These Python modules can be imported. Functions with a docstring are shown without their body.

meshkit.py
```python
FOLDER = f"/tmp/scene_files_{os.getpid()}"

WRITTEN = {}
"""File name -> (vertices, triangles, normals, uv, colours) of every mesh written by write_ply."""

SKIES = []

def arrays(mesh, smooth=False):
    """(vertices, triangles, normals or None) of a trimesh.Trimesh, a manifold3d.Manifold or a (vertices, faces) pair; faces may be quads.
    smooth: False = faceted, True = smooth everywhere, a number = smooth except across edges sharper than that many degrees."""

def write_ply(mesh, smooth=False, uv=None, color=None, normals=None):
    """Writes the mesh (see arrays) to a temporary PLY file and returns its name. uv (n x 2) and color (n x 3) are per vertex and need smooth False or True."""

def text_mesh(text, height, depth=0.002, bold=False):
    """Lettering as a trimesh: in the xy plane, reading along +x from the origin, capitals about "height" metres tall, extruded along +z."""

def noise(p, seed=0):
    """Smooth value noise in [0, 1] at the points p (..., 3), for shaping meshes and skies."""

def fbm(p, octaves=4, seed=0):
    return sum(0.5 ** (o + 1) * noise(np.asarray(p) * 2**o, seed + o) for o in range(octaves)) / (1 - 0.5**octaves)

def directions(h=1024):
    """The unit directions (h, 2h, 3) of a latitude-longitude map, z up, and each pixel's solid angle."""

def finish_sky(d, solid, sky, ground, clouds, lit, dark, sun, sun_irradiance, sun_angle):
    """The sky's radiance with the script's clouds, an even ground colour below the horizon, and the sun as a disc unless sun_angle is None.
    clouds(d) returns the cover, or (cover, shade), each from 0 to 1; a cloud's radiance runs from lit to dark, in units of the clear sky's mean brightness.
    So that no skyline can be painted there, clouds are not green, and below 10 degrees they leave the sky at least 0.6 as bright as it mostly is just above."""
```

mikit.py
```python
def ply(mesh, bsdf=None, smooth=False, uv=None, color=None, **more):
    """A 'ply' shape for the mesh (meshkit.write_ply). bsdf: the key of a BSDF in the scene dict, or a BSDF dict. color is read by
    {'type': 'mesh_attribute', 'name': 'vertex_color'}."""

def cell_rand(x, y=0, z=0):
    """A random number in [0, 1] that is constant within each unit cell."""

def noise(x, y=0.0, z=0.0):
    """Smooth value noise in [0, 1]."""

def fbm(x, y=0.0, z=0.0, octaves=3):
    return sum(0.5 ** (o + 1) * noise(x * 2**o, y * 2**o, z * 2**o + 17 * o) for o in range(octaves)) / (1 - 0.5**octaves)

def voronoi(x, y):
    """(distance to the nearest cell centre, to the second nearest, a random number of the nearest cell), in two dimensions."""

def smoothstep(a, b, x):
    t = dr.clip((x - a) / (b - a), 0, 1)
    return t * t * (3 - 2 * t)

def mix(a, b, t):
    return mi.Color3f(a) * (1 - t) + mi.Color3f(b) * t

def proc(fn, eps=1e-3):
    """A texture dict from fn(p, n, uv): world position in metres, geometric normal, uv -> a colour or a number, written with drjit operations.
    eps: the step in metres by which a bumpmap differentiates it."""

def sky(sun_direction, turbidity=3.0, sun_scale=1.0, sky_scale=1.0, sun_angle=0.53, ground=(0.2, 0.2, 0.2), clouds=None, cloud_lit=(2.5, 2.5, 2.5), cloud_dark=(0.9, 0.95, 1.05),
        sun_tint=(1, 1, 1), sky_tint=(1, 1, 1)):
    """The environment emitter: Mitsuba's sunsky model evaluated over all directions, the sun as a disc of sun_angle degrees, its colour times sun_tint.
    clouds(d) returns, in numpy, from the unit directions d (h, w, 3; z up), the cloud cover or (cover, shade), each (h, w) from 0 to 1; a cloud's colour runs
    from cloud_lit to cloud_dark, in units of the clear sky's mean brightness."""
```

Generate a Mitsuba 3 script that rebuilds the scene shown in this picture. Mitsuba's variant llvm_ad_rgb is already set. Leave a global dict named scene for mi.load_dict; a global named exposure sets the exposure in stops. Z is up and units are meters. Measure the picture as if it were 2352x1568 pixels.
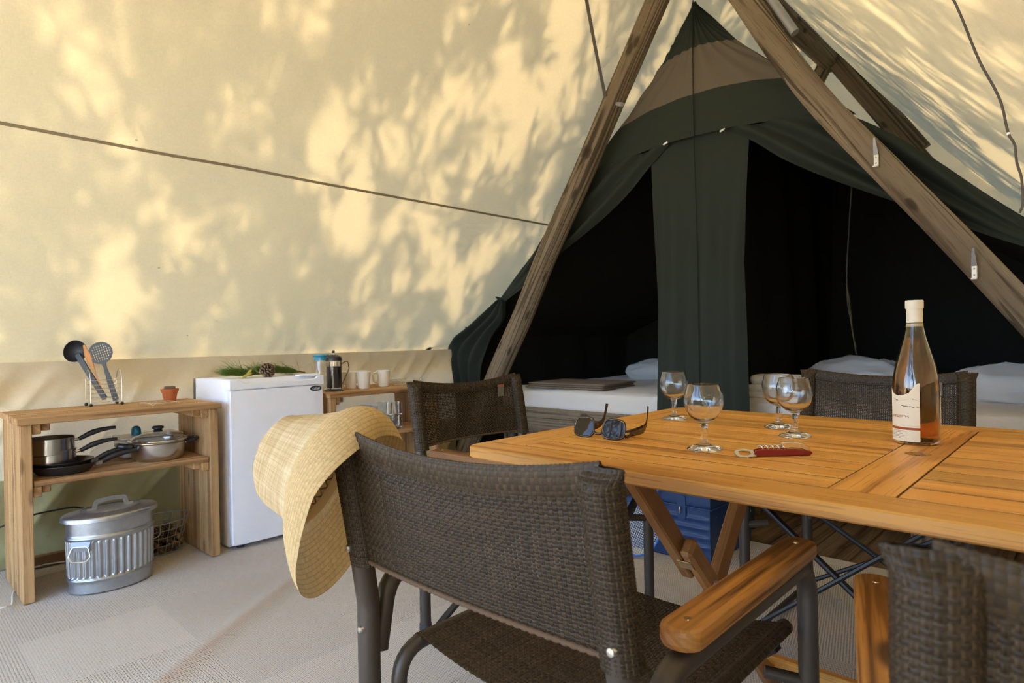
import math, numpy as np, trimesh, mitsuba as mi, drjit as dr, mikit, meshkit
from mikit import noise, fbm, cell_rand, smoothstep, mix, voronoi, proc
from scipy.spatial import ConvexHull

T4 = mi.ScalarTransform4f
PI = math.pi
scene, labels = {}, {}

# ---------------------------------------------------------------- camera, sky, sun, exposure
exposure = 5.48
scene['camera'] = {'type': 'thinlens', 'fov': 78.89, 'fov_axis': 'x', 'near_clip': 0.02, 'far_clip': 500.0,
                   'aperture_radius': 0.0016, 'focus_distance': 1.45,
                   'to_world': T4().look_at(origin=[0, 0, 0.9907], target=[-0.69104, 0.72281, 0.98894], up=[0.012365, 0.014253, 0.99982])}
SUN = np.array([0.10, -0.22, 0.95]); SUN = SUN / np.linalg.norm(SUN)
scene['sky'] = mikit.sky(SUN.tolist(), turbidity=4.0, sun_scale=0.66, sky_scale=1.0, ground=(0.16, 0.14, 0.10), sun_tint=(1.0, 0.95, 0.86), sky_tint=(0.94, 1.0, 1.08))

# ---------------------------------------------------------------- helpers
def numbered(name):
    if name not in scene and name not in labels and not any(k.startswith(name + '__') for k in list(scene)): return name
    i = 1
    while True:
        k = '%s_%03d' % (name, i)
        if k not in scene and k not in labels and not any(q.startswith(k + '__') for q in list(scene)): return k
        i += 1

def tag(key, label, cat=None, group=None, kind=None):
    d = labels.setdefault(key, {})
    if label: d['label'] = label
    if cat: d['category'] = cat
    if group: d['group'] = group
    if kind: d['kind'] = kind
    return key

def thing(name, label, cat, group=None):
    k = numbered(name); return tag(k, label, cat, group)

PLACE = {}
def put(name, mesh, mat, parent=None, smooth=30, uv=None, color=None, M=None, label=None, kind=None):
    """one entry; mesh may be a mesh, or a ready ply dict"""
    key = numbered((parent + '__' + name) if parent else name)
    d = dict(mesh) if isinstance(mesh, dict) else mikit.ply(mesh, mat, smooth=smooth, uv=uv, color=color)
    if isinstance(mesh, dict) and mat is not None: d['bsdf'] = {'type': 'ref', 'id': mat}
    if M is None and parent: M = PLACE.get(parent)
    if M is not None:
        d['to_world'] = M
        PLACE[key] = M
    scene[key] = d
    if label or kind: tag(key, label, kind=kind)
    return key

def place(key, x=0, y=0, z=0, rz=0, M=None):
    PLACE[key] = M if M is not None else T4().translate([x, y, z]).rotate([0, 0, 1], rz)
    return key

def cat(*ms):
    ms = [m if isinstance(m, trimesh.Trimesh) else trimesh.Trimesh(*m, process=False) for m in ms]
    return trimesh.util.concatenate(ms)

def hull(pts):
    pts = np.asarray(pts, float)
    h = trimesh.convex.convex_hull(pts)
    return h

def box(c, s, b=0.002, R=None):
    """chamfered box: centre c, full size s"""
    h = np.array(s, float) / 2; b = min(b, h.min() * 0.49)
    P = []
    for sx in (-1, 1):
        for sy in (-1, 1):
            for sz in (-1, 1):
                P += [[sx * (h[0] - b), sy * (h[1] - b), sz * h[2]], [sx * (h[0] - b), sy * h[1], sz * (h[2] - b)], [sx * h[0], sy * (h[1] - b), sz * (h[2] - b)]]
    m = hull(P)
    if R is not None: m.vertices = m.vertices @ np.array(R).T
    m.vertices = m.vertices + np.array(c, float)
    return m

def rotm(axis, deg):
    return trimesh.transformations.rotation_matrix(math.radians(deg), axis)[:3, :3]

def grid_faces(nu, nv, cu=False, cv=False):
    """faces of an (nu x nv) vertex grid, index i*nv+j"""
    iu = np.arange(nu if cu else nu - 1); iv = np.arange(nv if cv else nv - 1)
    I, J = np.meshgrid(iu, iv, indexing='ij'); I2, J2 = (I + 1) % nu, (J + 1) % nv
    a, b, c, d = I * nv + J, I2 * nv + J, I2 * nv + J2, I * nv + J2
    return np.concatenate([np.stack([a, b, c], -1).reshape(-1, 3), np.stack([a, c, d], -1).reshape(-1, 3)])

def fillet(pts, r, n=6, closed=False):
    pts = [np.array(p, float) for p in pts]; out = [] if closed else [pts[0]]
    N = len(pts); rng = range(N) if closed else range(1, N - 1)
    for i in rng:
        a, b, c = pts[i - 1], pts[i], pts[(i + 1) % N]
        d1, d2 = (a - b), (c - b); l1, l2 = np.linalg.norm(d1), np.linalg.norm(d2); d1, d2 = d1 / l1, d2 / l2
        ang = math.acos(np.clip(d1 @ d2, -1, 1)); rr = r[i] if isinstance(r, (list, tuple)) else r
        if ang > PI - 0.03 or rr <= 0: out.append(b); continue
        t = min(rr / math.tan(ang / 2), 0.49 * l1, 0.49 * l2)
        p0, p2 = b + d1 * t, b + d2 * t
        for k in range(n + 1):
            s = k / n; out.append((1 - s) ** 2 * p0 + 2 * s * (1 - s) * b + s * s * p2)
    if not closed: out.append(pts[-1])
    return np.array(out)

def tube(pts, r, n=10, closed=False, sect=None, caps=True, up=None):
    """sweep a circle (radius r or list) or the 2-D section sect along pts"""
    P = np.array(pts, float); N = len(P)
    Tn = np.roll(P, -1, 0) - np.roll(P, 1, 0) if closed else np.gradient(P, axis=0)
    Tn /= np.linalg.norm(Tn, axis=1, keepdims=True) + 1e-12
    if up is None: up = [0, 0, 1] if abs(Tn[0][2]) < 0.9 else [1, 0, 0]
    u = np.cross(Tn[0], up); u /= np.linalg.norm(u); U = []
    for i in range(N):
        u = u - Tn[i] * (u @ Tn[i]); u /= np.linalg.norm(u) + 1e-12; U.append(u)
    U = np.array(U); V = np.cross(Tn, U)
    if sect is None:
        a = np.arange(n) * 2 * PI / n; sect = np.stack([np.cos(a), np.sin(a)], 1)
        R = np.broadcast_to(np.asarray(r, float), (N,))
    else:
        sect = np.asarray(sect, float); n = len(sect); R = np.broadcast_to(np.asarray(1.0 if r is None else r, float), (N,))
    X = P[:, None] + R[:, None, None] * (sect[None, :, :1] * U[:, None] + sect[None, :, 1:] * V[:, None])
    v = X.reshape(-1, 3); f = grid_faces(N, n, closed, True)[:, ::-1]
    if caps and not closed:
        v = np.vstack([v, P[0], P[-1]]); k = np.arange(n); k2 = (k + 1) % n
        f = np.vstack([f, np.stack([k, k2, k * 0 + N * n], 1)[:, ::-1] if False else np.stack([k2, k, k * 0 + N * n], 1)[:, ::-1], np.stack([(N - 1) * n + k, (N - 1) * n + k2, k * 0 + N * n + 1], 1)])
    m = trimesh.Trimesh(v, f, process=False)
    if not closed and caps and m.volume < 0: m.invert()
    return m

def rod(a, b, r, n=10): return tube([a, b], r, n)

def lathe(prof, n=32, closed=False, sx=1.0, sy=1.0):
    """profile (r, z) from bottom to top; r=0 ends close it; closed=True joins last to first (a shell)"""
    prof = np.array(prof, float); a = np.arange(n) * 2 * PI / n; N = len(prof)
    X = np.stack([prof[:, None, 0] * np.cos(a) * sx, prof[:, None, 0] * np.sin(a) * sy, np.repeat(prof[:, None, 1], n, 1)], -1)
    m = trimesh.Trimesh(X.reshape(-1, 3), grid_faces(N, n, closed, True)[:, ::-1], process=False)
    m.merge_vertices(); m.update_faces(m.nondegenerate_faces())
    return m

def sheet(fn, nu, nv, th=0.0):
    """surface fn(u, v) -> (..., 3) sampled on a grid; th > 0 closes it as a slab"""
    u, v = np.meshgrid(np.linspace(0, 1, nu), np.linspace(0, 1, nv), indexing='ij'); X = np.asarray(fn(u, v), float)
    f = grid_faces(nu, nv)
    if th <= 0: return trimesh.Trimesh(X.reshape(-1, 3), f, process=False)
    du, dv = np.gradient(X, axis=0), np.gradient(X, axis=1); nn = np.cross(du, dv); nn /= np.linalg.norm(nn, axis=-1, keepdims=True) + 1e-12
    A, B = (X + nn * th / 2).reshape(-1, 3), (X - nn * th / 2).reshape(-1, 3); k = nu * nv
    idx = np.arange(k).reshape(nu, nv); ring = np.concatenate([idx[:, 0], idx[-1, 1:], idx[-2::-1, -1], idx[0, -2:0:-1]]); r2 = np.roll(ring, -1)
    side = np.concatenate([np.stack([ring, ring + k, r2 + k], 1), np.stack([ring, r2 + k, r2], 1)])
    m = trimesh.Trimesh(np.vstack([A, B]), np.vstack([f, f[:, ::-1] + k, side]), process=False)
    if m.volume < 0: m.invert()
    return m

def ball(c, r, sub=2, s=(1, 1, 1)):
    m = trimesh.creation.icosphere(sub, 1.0); m.vertices = m.vertices * r * np.array(s) + np.array(c); return m

def sm(a, b, x):
    t = np.clip((x - a) / (b - a), 0, 1); return t * t * (3 - 2 * t)

def interp_curve(P, n):
    P = np.array(P, float); d = np.r_[0, np.cumsum(np.linalg.norm(np.diff(P, axis=0), axis=1))]; d /= d[-1]
    from scipy.interpolate import PchipInterpolator
    return PchipInterpolator(d, P, axis=0)(np.linspace(0, 1, n))

RNG = np.random.default_rng(7)
def wuv(m, ax=0, seed=None):
    """uv for wood: u along axis ax, v across, shifted to a place (and tone) of its own"""
    k = int(RNG.integers(1, 400)) if seed is None else seed
    v = m.vertices; o = [i for i in range(3) if i != ax]
    return np.stack([v[:, ax] + 0.37 * k, v[:, o[0]] + 1.31 * v[:, o[1]] + 10.0 * k], 1)

# ---------------------------------------------------------------- materials
def bs(name, d): scene[name] = d; return name
def two(d): return {'type': 'twosided', 'bsdf': d}
def rgb(*c): return {'type': 'rgb', 'value': list(c)}
def srgb(r, g, b):
    f = lambda c: c / 12.92 if c <= 0.04045 else ((c + 0.055) / 1.055) ** 2.4
    return [f(r / 255), f(g / 255), f(b / 255)]
def plain(name, col, rough=0.5, metal=0.0, spec=0.5, **k):
    return bs(name, two({'type': 'principled', 'base_color': rgb(*col) if isinstance(col, (list, tuple)) else col, 'roughness': rough, 'metallic': metal, 'specular': spec, **k}))
def cloth(name, col, dt=0.0, rough=0.9):
    c = rgb(*col) if isinstance(col, (list, tuple)) else col
    return bs(name, {'type': 'principledthin', 'base_color': c, 'roughness': rough, 'diff_trans': dt, 'spec_trans': 0.0, 'eta': 1.3})

def wood_fn(c1, c2, c3, fa=3.0, fc=70.0, var=0.35, knots=0.0, weather=0.0):
    def fn(p, n, uv):
        u, v = uv.x, uv.y
        piece = dr.floor(v / 10 + 0.5); tone = cell_rand(piece, 3) - 0.5; w = v - piece * 10
        warp = (noise(u * 2.2, w * 9, piece) - 0.5) * 0.02
        broad = fbm(u * 0.9, (w + warp) * 16, piece, 2)
        fine = noise(u * fa, (w + warp * 0.5) * fc, piece)
        pore = noise(u * 14, w * 420, piece)
        t = dr.clip(broad * 1.1 - 0.1 + (fine - 0.5) * 0.65 + tone * var * 1.6, 0, 1)
        c = mix(c1, c2, t)
        c = mix(c, c3, smoothstep(0.62, 0.9, pore) * 0.35 + smoothstep(0.66, 0.86, fine) * 0.45)
        if knots > 0:
            d1, d2, r = voronoi(u * 2.6 + piece * 3.3, w * 6.5 + 7.1)
            c = mix(c, mi.Color3f(c3) * 0.7, (1 - smoothstep(0.05, 0.13, d1)) * knots * (dr.select(r > 0.45, 1.0, 0.0)))
        if weather > 0:
            c = mix(c, mi.Color3f(c3) * 0.5, smoothstep(0.70, 0.76, noise(u * 1.1, (w + warp) * 130, piece + 5)) * weather)
        return c * (1 + tone * var)
    return fn

def canvas_fn(c, amt=0.10):
    def fn(p, n, uv):
        big = fbm(p.y * 0.9, p.z * 1.2, p.x * 0.7, 2)
        th = noise(p.y * 420, p.z * 130, 0) * 0.5 + noise(p.y * 120, p.z * 420, 3) * 0.5
        d1, d2, r = voronoi(p.y * 1.6, (p.z + p.x * 0.6) * 1.6)
        speck = (1 - smoothstep(0.005, 0.011, d1)) * dr.select(r > 0.72, 0.4, 0.0)
        return mi.Color3f(c) * (1 - amt * 0.6 + amt * big + (th - 0.5) * 0.10) * (1 - speck)
    return fn

bs('mat_canvas', {'type': 'principledthin', 'base_color': proc(canvas_fn((0.745, 0.63, 0.37))), 'roughness': 0.9, 'diff_trans': 0.175, 'spec_trans': 0.0, 'eta': 1.3})
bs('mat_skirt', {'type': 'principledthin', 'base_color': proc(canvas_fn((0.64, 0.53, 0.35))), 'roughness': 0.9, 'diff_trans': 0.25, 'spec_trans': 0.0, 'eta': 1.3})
cloth('mat_seam', (0.30, 0.24, 0.15), 0.25)
cloth('mat_green', (0.034, 0.041, 0.034)); cloth('mat_green_dark', (0.020, 0.027, 0.024)); cloth('mat_band', (0.135, 0.115, 0.090)); cloth('mat_black_cloth', (0.022, 0.022, 0.018))
cloth('mat_sheet', (0.80, 0.77, 0.73), 0.1); cloth('mat_pillow', (0.74, 0.74, 0.72)); cloth('mat_blanket', (0.21, 0.165, 0.125)); cloth('mat_towel', (0.86, 0.84, 0.80))
bs('mat_teak', two({'type': 'principled', 'base_color': proc(wood_fn(srgb(208, 152, 74), srgb(190, 130, 56), srgb(128, 76, 32), 2.0, 45, 0.42, 0.15)), 'roughness': 0.42, 'specular': 0.45}))
bs('mat_shelf_wood', two({'type': 'principled', 'base_color': proc(wood_fn(srgb(184, 146, 100), srgb(150, 110, 70), srgb(104, 70, 42), 2.2, 55, 0.26, 0.6)), 'roughness': 0.62, 'specular': 0.3}))
bs('mat_weathered', two({'type': 'principled', 'base_color': proc(wood_fn(srgb(140, 126, 106), srgb(104, 90, 72), srgb(64, 52, 40), 2.0, 70, 0.12, 0.8, 0.7)), 'roughness': 0.8, 'specular': 0.2}))
bs('mat_arm_wood', two({'type': 'principled', 'base_color': proc(wood_fn(srgb(176, 122, 58), srgb(118, 70, 30), srgb(62, 32, 16), 5.0, 150, 0.15, 0.9, 0.2)), 'roughness': 0.4, 'specular': 0.5}))
bs('mat_deck', two({'type': 'principled', 'base_color': proc(wood_fn(srgb(120, 98, 72), srgb(92, 72, 50), srgb(48, 36, 26), 1.5, 50, 0.3, 0.4, 0.4)), 'roughness': 0.8, 'specular': 0.2}))

def rug_fn(p, n, uv):
    x, y = p.x, p.y
    bx, by = dr.floor(x / 0.42 + 0.31), dr.floor(y / 0.42 + 0.17)
    kind = cell_rand(bx, by, 5)
    s = 0.0085
    cx, cy = x / s, y / s
    row = dr.floor(cy)
    off = dr.select(kind > 0.45, row * 0.5, row * 0.25)
    fx = cx + off - dr.floor(cx + off); fy = cy - row
    dot = smoothstep(0.16, 0.30, fx) * (1 - smoothstep(0.55, 0.72, fx)) * smoothstep(0.2, 0.34, fy) * (1 - smoothstep(0.70, 0.85, fy))
    big = fbm(x * 2, y * 2, 0, 2)
    c = mix(srgb(214, 207, 198), srgb(96, 82, 72), dot * dr.select(kind > 0.45, 0.62, 1.0))
    edge = dr.abs(x / 0.42 + 0.31 - bx - 0.5)
    c = c * (0.90 + 0.16 * big) * dr.select(kind > 0.7, 0.90, 1.0)
    gap = dr.select(fy < 0.12, 0.72, 1.0)
    d_ = (x + 2.60) * -0.8164 + (y - 1.42) * -0.5775            # the fold's brown shading, painted into the rug colour
    t_ = (x + 2.60) * 0.5775 + (y - 1.42) * -0.8164
    fold = dr.exp(-dr.square(d_ / 0.03)) * smoothstep(-0.05, 0.25, t_) * (1 - smoothstep(1.6, 2.2, t_))
    return mix(c * gap, mi.Color3f(srgb(170, 130, 92)) * gap, fold * 0.28)
bs('mat_rug', {'type': 'diffuse', 'reflectance': proc(rug_fn)}); scene['mat_rug'] = two(scene['mat_rug'])

plain('mat_tube', srgb(72, 64, 56), 0.42, 0.35, 0.5)
plain('mat_tube_black', srgb(38, 36, 36), 0.4, 0.1, 0.5)
plain('mat_steel', (0.66, 0.66, 0.65), 0.25, 1.0)
plain('mat_chrome', (0.78, 0.77, 0.75), 0.12, 1.0)
def galv_fn(p, n, uv):
    d1, d2, r = voronoi((p.y + p.x * 0.6) * 90, p.z * 60)
    return mi.Color3f([0.50, 0.52, 0.55]) * (0.93 + 0.09 * r) * (0.8 + 0.3 * fbm(p.y * 14, p.z * 14, p.x * 14, 2))
bs('mat_galvanised', two({'type': 'principled', 'base_color': proc(galv_fn), 'roughness': 0.36, 'metallic': 0.9, 'specular': 0.5}))
plain('mat_pipe', (0.33, 0.34, 0.36), 0.42, 0.45)
plain('mat_fridge', srgb(232, 232, 236), 0.30, 0.0, 0.5, clearcoat=0.2, clearcoat_gloss=0.9)
plain('mat_black', (0.018, 0.018, 0.020), 0.35); plain('mat_black_soft', (0.028, 0.028, 0.030), 0.6); plain('mat_nylon', (0.024, 0.024, 0.026), 0.48)
plain('mat_stainless', (0.60, 0.57, 0.53), 0.2, 1.0); plain('mat_pan', (0.035, 0.030, 0.028), 0.32, 0.3)
plain('mat_terracotta', srgb(176, 96, 52), 0.85, 0, 0.2); plain('mat_sponge', srgb(110, 84, 66), 0.9)
plain('mat_spoon', srgb(186, 126, 66), 0.55); plain('mat_teal', srgb(24, 112, 138), 0.4); plain('mat_bluelid', srgb(64, 158, 190), 0.35)
plain('mat_mug', srgb(226, 216, 198), 0.3, 0, 0.5); plain('mat_bowl', srgb(220, 220, 222), 0.25); plain('mat_plate', srgb(110, 100, 90), 0.3); plain('mat_white', (0.8, 0.8, 0.78), 0.5)
plain('mat_cord', (0.085, 0.075, 0.060), 0.8); plain('mat_white_cable', (0.62, 0.60, 0.55), 0.5); plain('mat_strap_grey', (0.22, 0.21, 0.19), 0.8); plain('mat_light_gap', (0.30, 0.26, 0.10), 0.8)
plain('mat_red', srgb(122, 22, 22), 0.3, 0, 0.6); plain('mat_label', srgb(228, 214, 184), 0.7); plain('mat_label_ink', srgb(108, 100, 92), 0.8); plain('mat_label_red', srgb(150, 60, 50), 0.8)
plain('mat_capsule', srgb(212, 204, 182), 0.45, 0.0); plain('mat_racket_blue', srgb(40, 100, 190), 0.4); plain('mat_string', (0.78, 0.78, 0.76), 0.5)
plain('mat_tag', srgb(104, 100, 88), 0.7); plain('mat_tag_red', srgb(190, 70, 30), 0.7); plain('mat_brown_board', srgb(128, 100, 68), 0.8)
def tort_fn(p, n, uv):
    return mix((0.022, 0.010, 0.006), (0.20, 0.075, 0.015), smoothstep(0.64, 0.76, fbm(p.x * 160, p.y * 160, p.z * 160, 2)))
bs('mat_tortoise', two({'type': 'principled', 'base_color': proc(tort_fn), 'roughness': 0.14, 'specular': 0.6}))
plain('mat_lens', (0.030, 0.020, 0.010), 0.04, 0.0, 0.22)
plain('mat_gold', (0.75, 0.56, 0.28), 0.22, 1.0)
def trunk_fn(p, n, uv):
    sc = smoothstep(0.66, 0.69, fbm(p.x * 22, p.z * 40, p.y * 22, 3)) * smoothstep(0.45, 0.6, noise(p.x * 5, p.z * 5 + 3, p.y * 5))
    return mix(mi.Color3f(srgb(26, 56, 100)) * (0.8 + 0.4 * fbm(p.x * 6, p.z * 6, p.y * 6, 2)), (0.45, 0.47, 0.48), sc)
bs('mat_trunk', two({'type': 'principled', 'base_color': proc(trunk_fn), 'roughness': 0.4, 'specular': 0.5}))
bs('mat_weave', two({'type': 'principled', 'base_color': {'type': 'mesh_attribute', 'name': 'vertex_color'}, 'roughness': 0.45, 'specular': 0.22}))
bs('mat_glass', {'type': 'dielectric', 'int_ior': 1.5, 'ext_ior': 1.0})
bs('mat_bottle_glass', {'type': 'dielectric', 'int_ior': 1.5, 'ext_ior': 1.0, 'specular_transmittance': rgb(0.97, 0.93, 0.86)})
bs('mat_wine', {'type': 'dielectric', 'int_ior': 1.34, 'ext_ior': 1.0, 'specular_transmittance': rgb(0.93, 0.56, 0.19)})
bs('mat_coffee', {'type': 'principled', 'base_color': rgb(0.012, 0.007, 0.004), 'roughness': 0.5, 'specular': 0.5})
bs('mat_clear_plastic', {'type': 'thindielectric', 'int_ior': 1.4})
bs('mat_needle', {'type': 'principledthin', 'base_color': rgb(0.13, 0.20, 0.045), 'roughness': 0.6, 'diff_trans': 0.5, 'spec_trans': 0.0, 'eta': 1.4})
bs('mat_leaf', {'type': 'principledthin', 'base_color': rgb(0.07, 0.12, 0.03), 'roughness': 0.7, 'diff_trans': 0.35, 'spec_trans': 0.0, 'eta': 1.4})
bs('mat_cone', two({'type': 'principled', 'base_color': {'type': 'mesh_attribute', 'name': 'vertex_color'}, 'roughness': 0.8, 'specular': 0.2}))
plain('mat_twig', srgb(110, 76, 44), 0.85); plain('mat_catkin', srgb(178, 160, 72), 0.8); plain('mat_bark', srgb(92, 74, 58), 0.95, 0, 0.1)
def ground_fn(p, n, uv): return mix((0.38, 0.34, 0.28), (0.28, 0.28, 0.19), fbm(p.x * 0.6, p.y * 0.6, 0, 3))
bs('mat_ground', two({'type': 'diffuse', 'reflectance': proc(ground_fn)}))
def straw_fn(p, n, uv):
    u, v = uv.x, uv.y           # u around (m), v along the profile (m): crown is open weave (v > 0.10), brim sewn braid
    brim = 1 - smoothstep(0.082, 0.088, v)
    br = v / 0.0066; fb = br - dr.floor(br)
    seam = smoothstep(0.0, 0.22, fb) * (1 - smoothstep(0.80, 1.0, fb))
    zig = dr.abs(fb - 0.5) * 0.004
    strand = noise((u + zig) * 750, dr.floor(br) * 3.7, 1)
    cb = mix(srgb(150, 118, 76), srgb(208, 182, 134), dr.clip(0.28 + seam * 0.34 + strand * 0.42, 0, 1))
    wu, wv = noise(u * 700, v * 24, 4), noise(u * 24, v * 700, 6)
    bands = smoothstep(0.45, 0.62, noise(u * 42, 3.3, 0)) * 0.5 + smoothstep(0.45, 0.62, noise(v * 46, 9.3, 0)) * 0.5
    cc = mix(srgb(184, 154, 108), srgb(222, 206, 170), dr.clip(wu * 0.45 + wv * 0.45 + bands * 0.35 - 0.1, 0, 1))
    return mix(cc, cb, brim)
bs('mat_straw', {'type': 'principledthin', 'base_color': proc(straw_fn), 'roughness': 0.6, 'diff_trans': 0.30, 'spec_trans': 0.0, 'eta': 1.4})
def plaid_fn(p, n, uv):
    u, v = uv.x + uv.y, uv.x - uv.y
    c = mi.Color3f(srgb(206, 172, 122))
    for q, col in ((u / 0.034, (0.05, 0.05, 0.06)), (v / 0.034, (0.16, 0.03, 0.04)), (u / 0.034 + 0.5, (0.25, 0.2, 0.15)), (v / 0.034 + 0.5, (0.07, 0.06, 0.07))):
        f = dr.abs(q - dr.floor(q) - 0.5)
        c = mix(c, col, (1 - smoothstep(0.035, 0.06, f)) * 0.85)
    return c
bs('mat_plaid', two({'type': 'diffuse', 'reflectance': proc(plaid_fn)}))
plain('mat_skirt_in', srgb(206, 176, 130), 0.8, 0, 0.2)
bs('mat_alu', two({'type': 'principled', 'base_color': rgb(0.68, 0.66, 0.60), 'roughness': 0.5, 'metallic': 0.5}))
bs('mat_skirt_light_tint', {'type': 'principledthin', 'base_color': proc(canvas_fn((0.40, 0.35, 0.17))), 'roughness': 0.9, 'diff_trans': 0.25, 'spec_trans': 0.0, 'eta': 1.3})  # olive colour stands in for light filtered through the lower skirt
plain('mat_joint', srgb(74, 46, 24), 0.9, 0, 0.1); plain('mat_plug', srgb(84, 54, 28), 0.7)
plain('mat_piping', srgb(92, 72, 54), 0.7, 0, 0.2)
bs('mat_arm_shaded', two({'type': 'principled', 'base_color': proc(wood_fn(srgb(122, 84, 50), srgb(92, 58, 32), srgb(52, 30, 16), 5.0, 150, 0.15, 0.6, 0.2)), 'roughness': 0.45, 'specular': 0.4}))  # arm wood with the shade painted in, for one chair
bs('mat_teak_shaded', two({'type': 'principled', 'base_color': proc(wood_fn(srgb(150, 104, 56), srgb(124, 82, 42), srgb(78, 48, 24), 2.0, 45, 0.2, 0.15)), 'roughness': 0.5, 'specular': 0.4}))  # teak again, darkened to paint in the shadow under the table
# ================================================================ large structure: tent, floor
RX, RZ = -1.585, 3.30                      # ridge
Y0, YR, YB = -1.3, 5.55, 6.15               # front edge, rear end of the ridge, rear skirt
HL, HR, HZ = -3.65, 0.52, 0.92             # left and right hem
KL = (RX - HL) / (RZ - HZ); KR = (HR - RX) / (RZ - HZ)
def sagR(z, y): return 0.10 * np.sin(PI * np.clip((z - 0.85) / (RZ - 0.85), 0, 1)) * (0.25 + 0.75 * sm(1.5, 5.0, y))
def slope(side):
    k = KL if side < 0 else KR; hx = HL if side < 0 else HR
    def fn(u, v):
        z = 0.80 + (RZ - 0.80) * v
        x = hx - side * -1 * 0 + (hx - RX) * 0 + (hx + (RX - hx) * (z - HZ) / (RZ - HZ))  - hx
        y = Y0 + (YB - (YB - YR) * v - Y0) * u
        P3 = np.stack([x, y, z], -1)
        n = np.array([-side * 0.74, 0, -0.67])           # inwards
        wob = (meshkit.fbm(np.stack([y * 0.8, z * 0.9, x * 0], -1), 3, 11 + (side > 0)) - 0.5) * 0.05 * np.sin(PI * np.clip(v, 0.02, 1)) ** 0.5
        sag = -0.02 * np.sin(PI * v) if side < 0 else 0.0
        if side > 0: P3[..., 0] -= sagR(z, y)
        pucker = 0.004 * np.sin(y * 40 + 3 * np.sin(y * 7)) * np.exp(-((z - HZ) / 0.10) ** 2)
        if side > 0: wob = wob + 0.03 * np.sin(y * 9 + z * 2) * sm(4.0, 6.5, y) * np.sin(PI * v)
        return P3 + n * (wob + sag + pucker)[..., None]
    return fn
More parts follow.
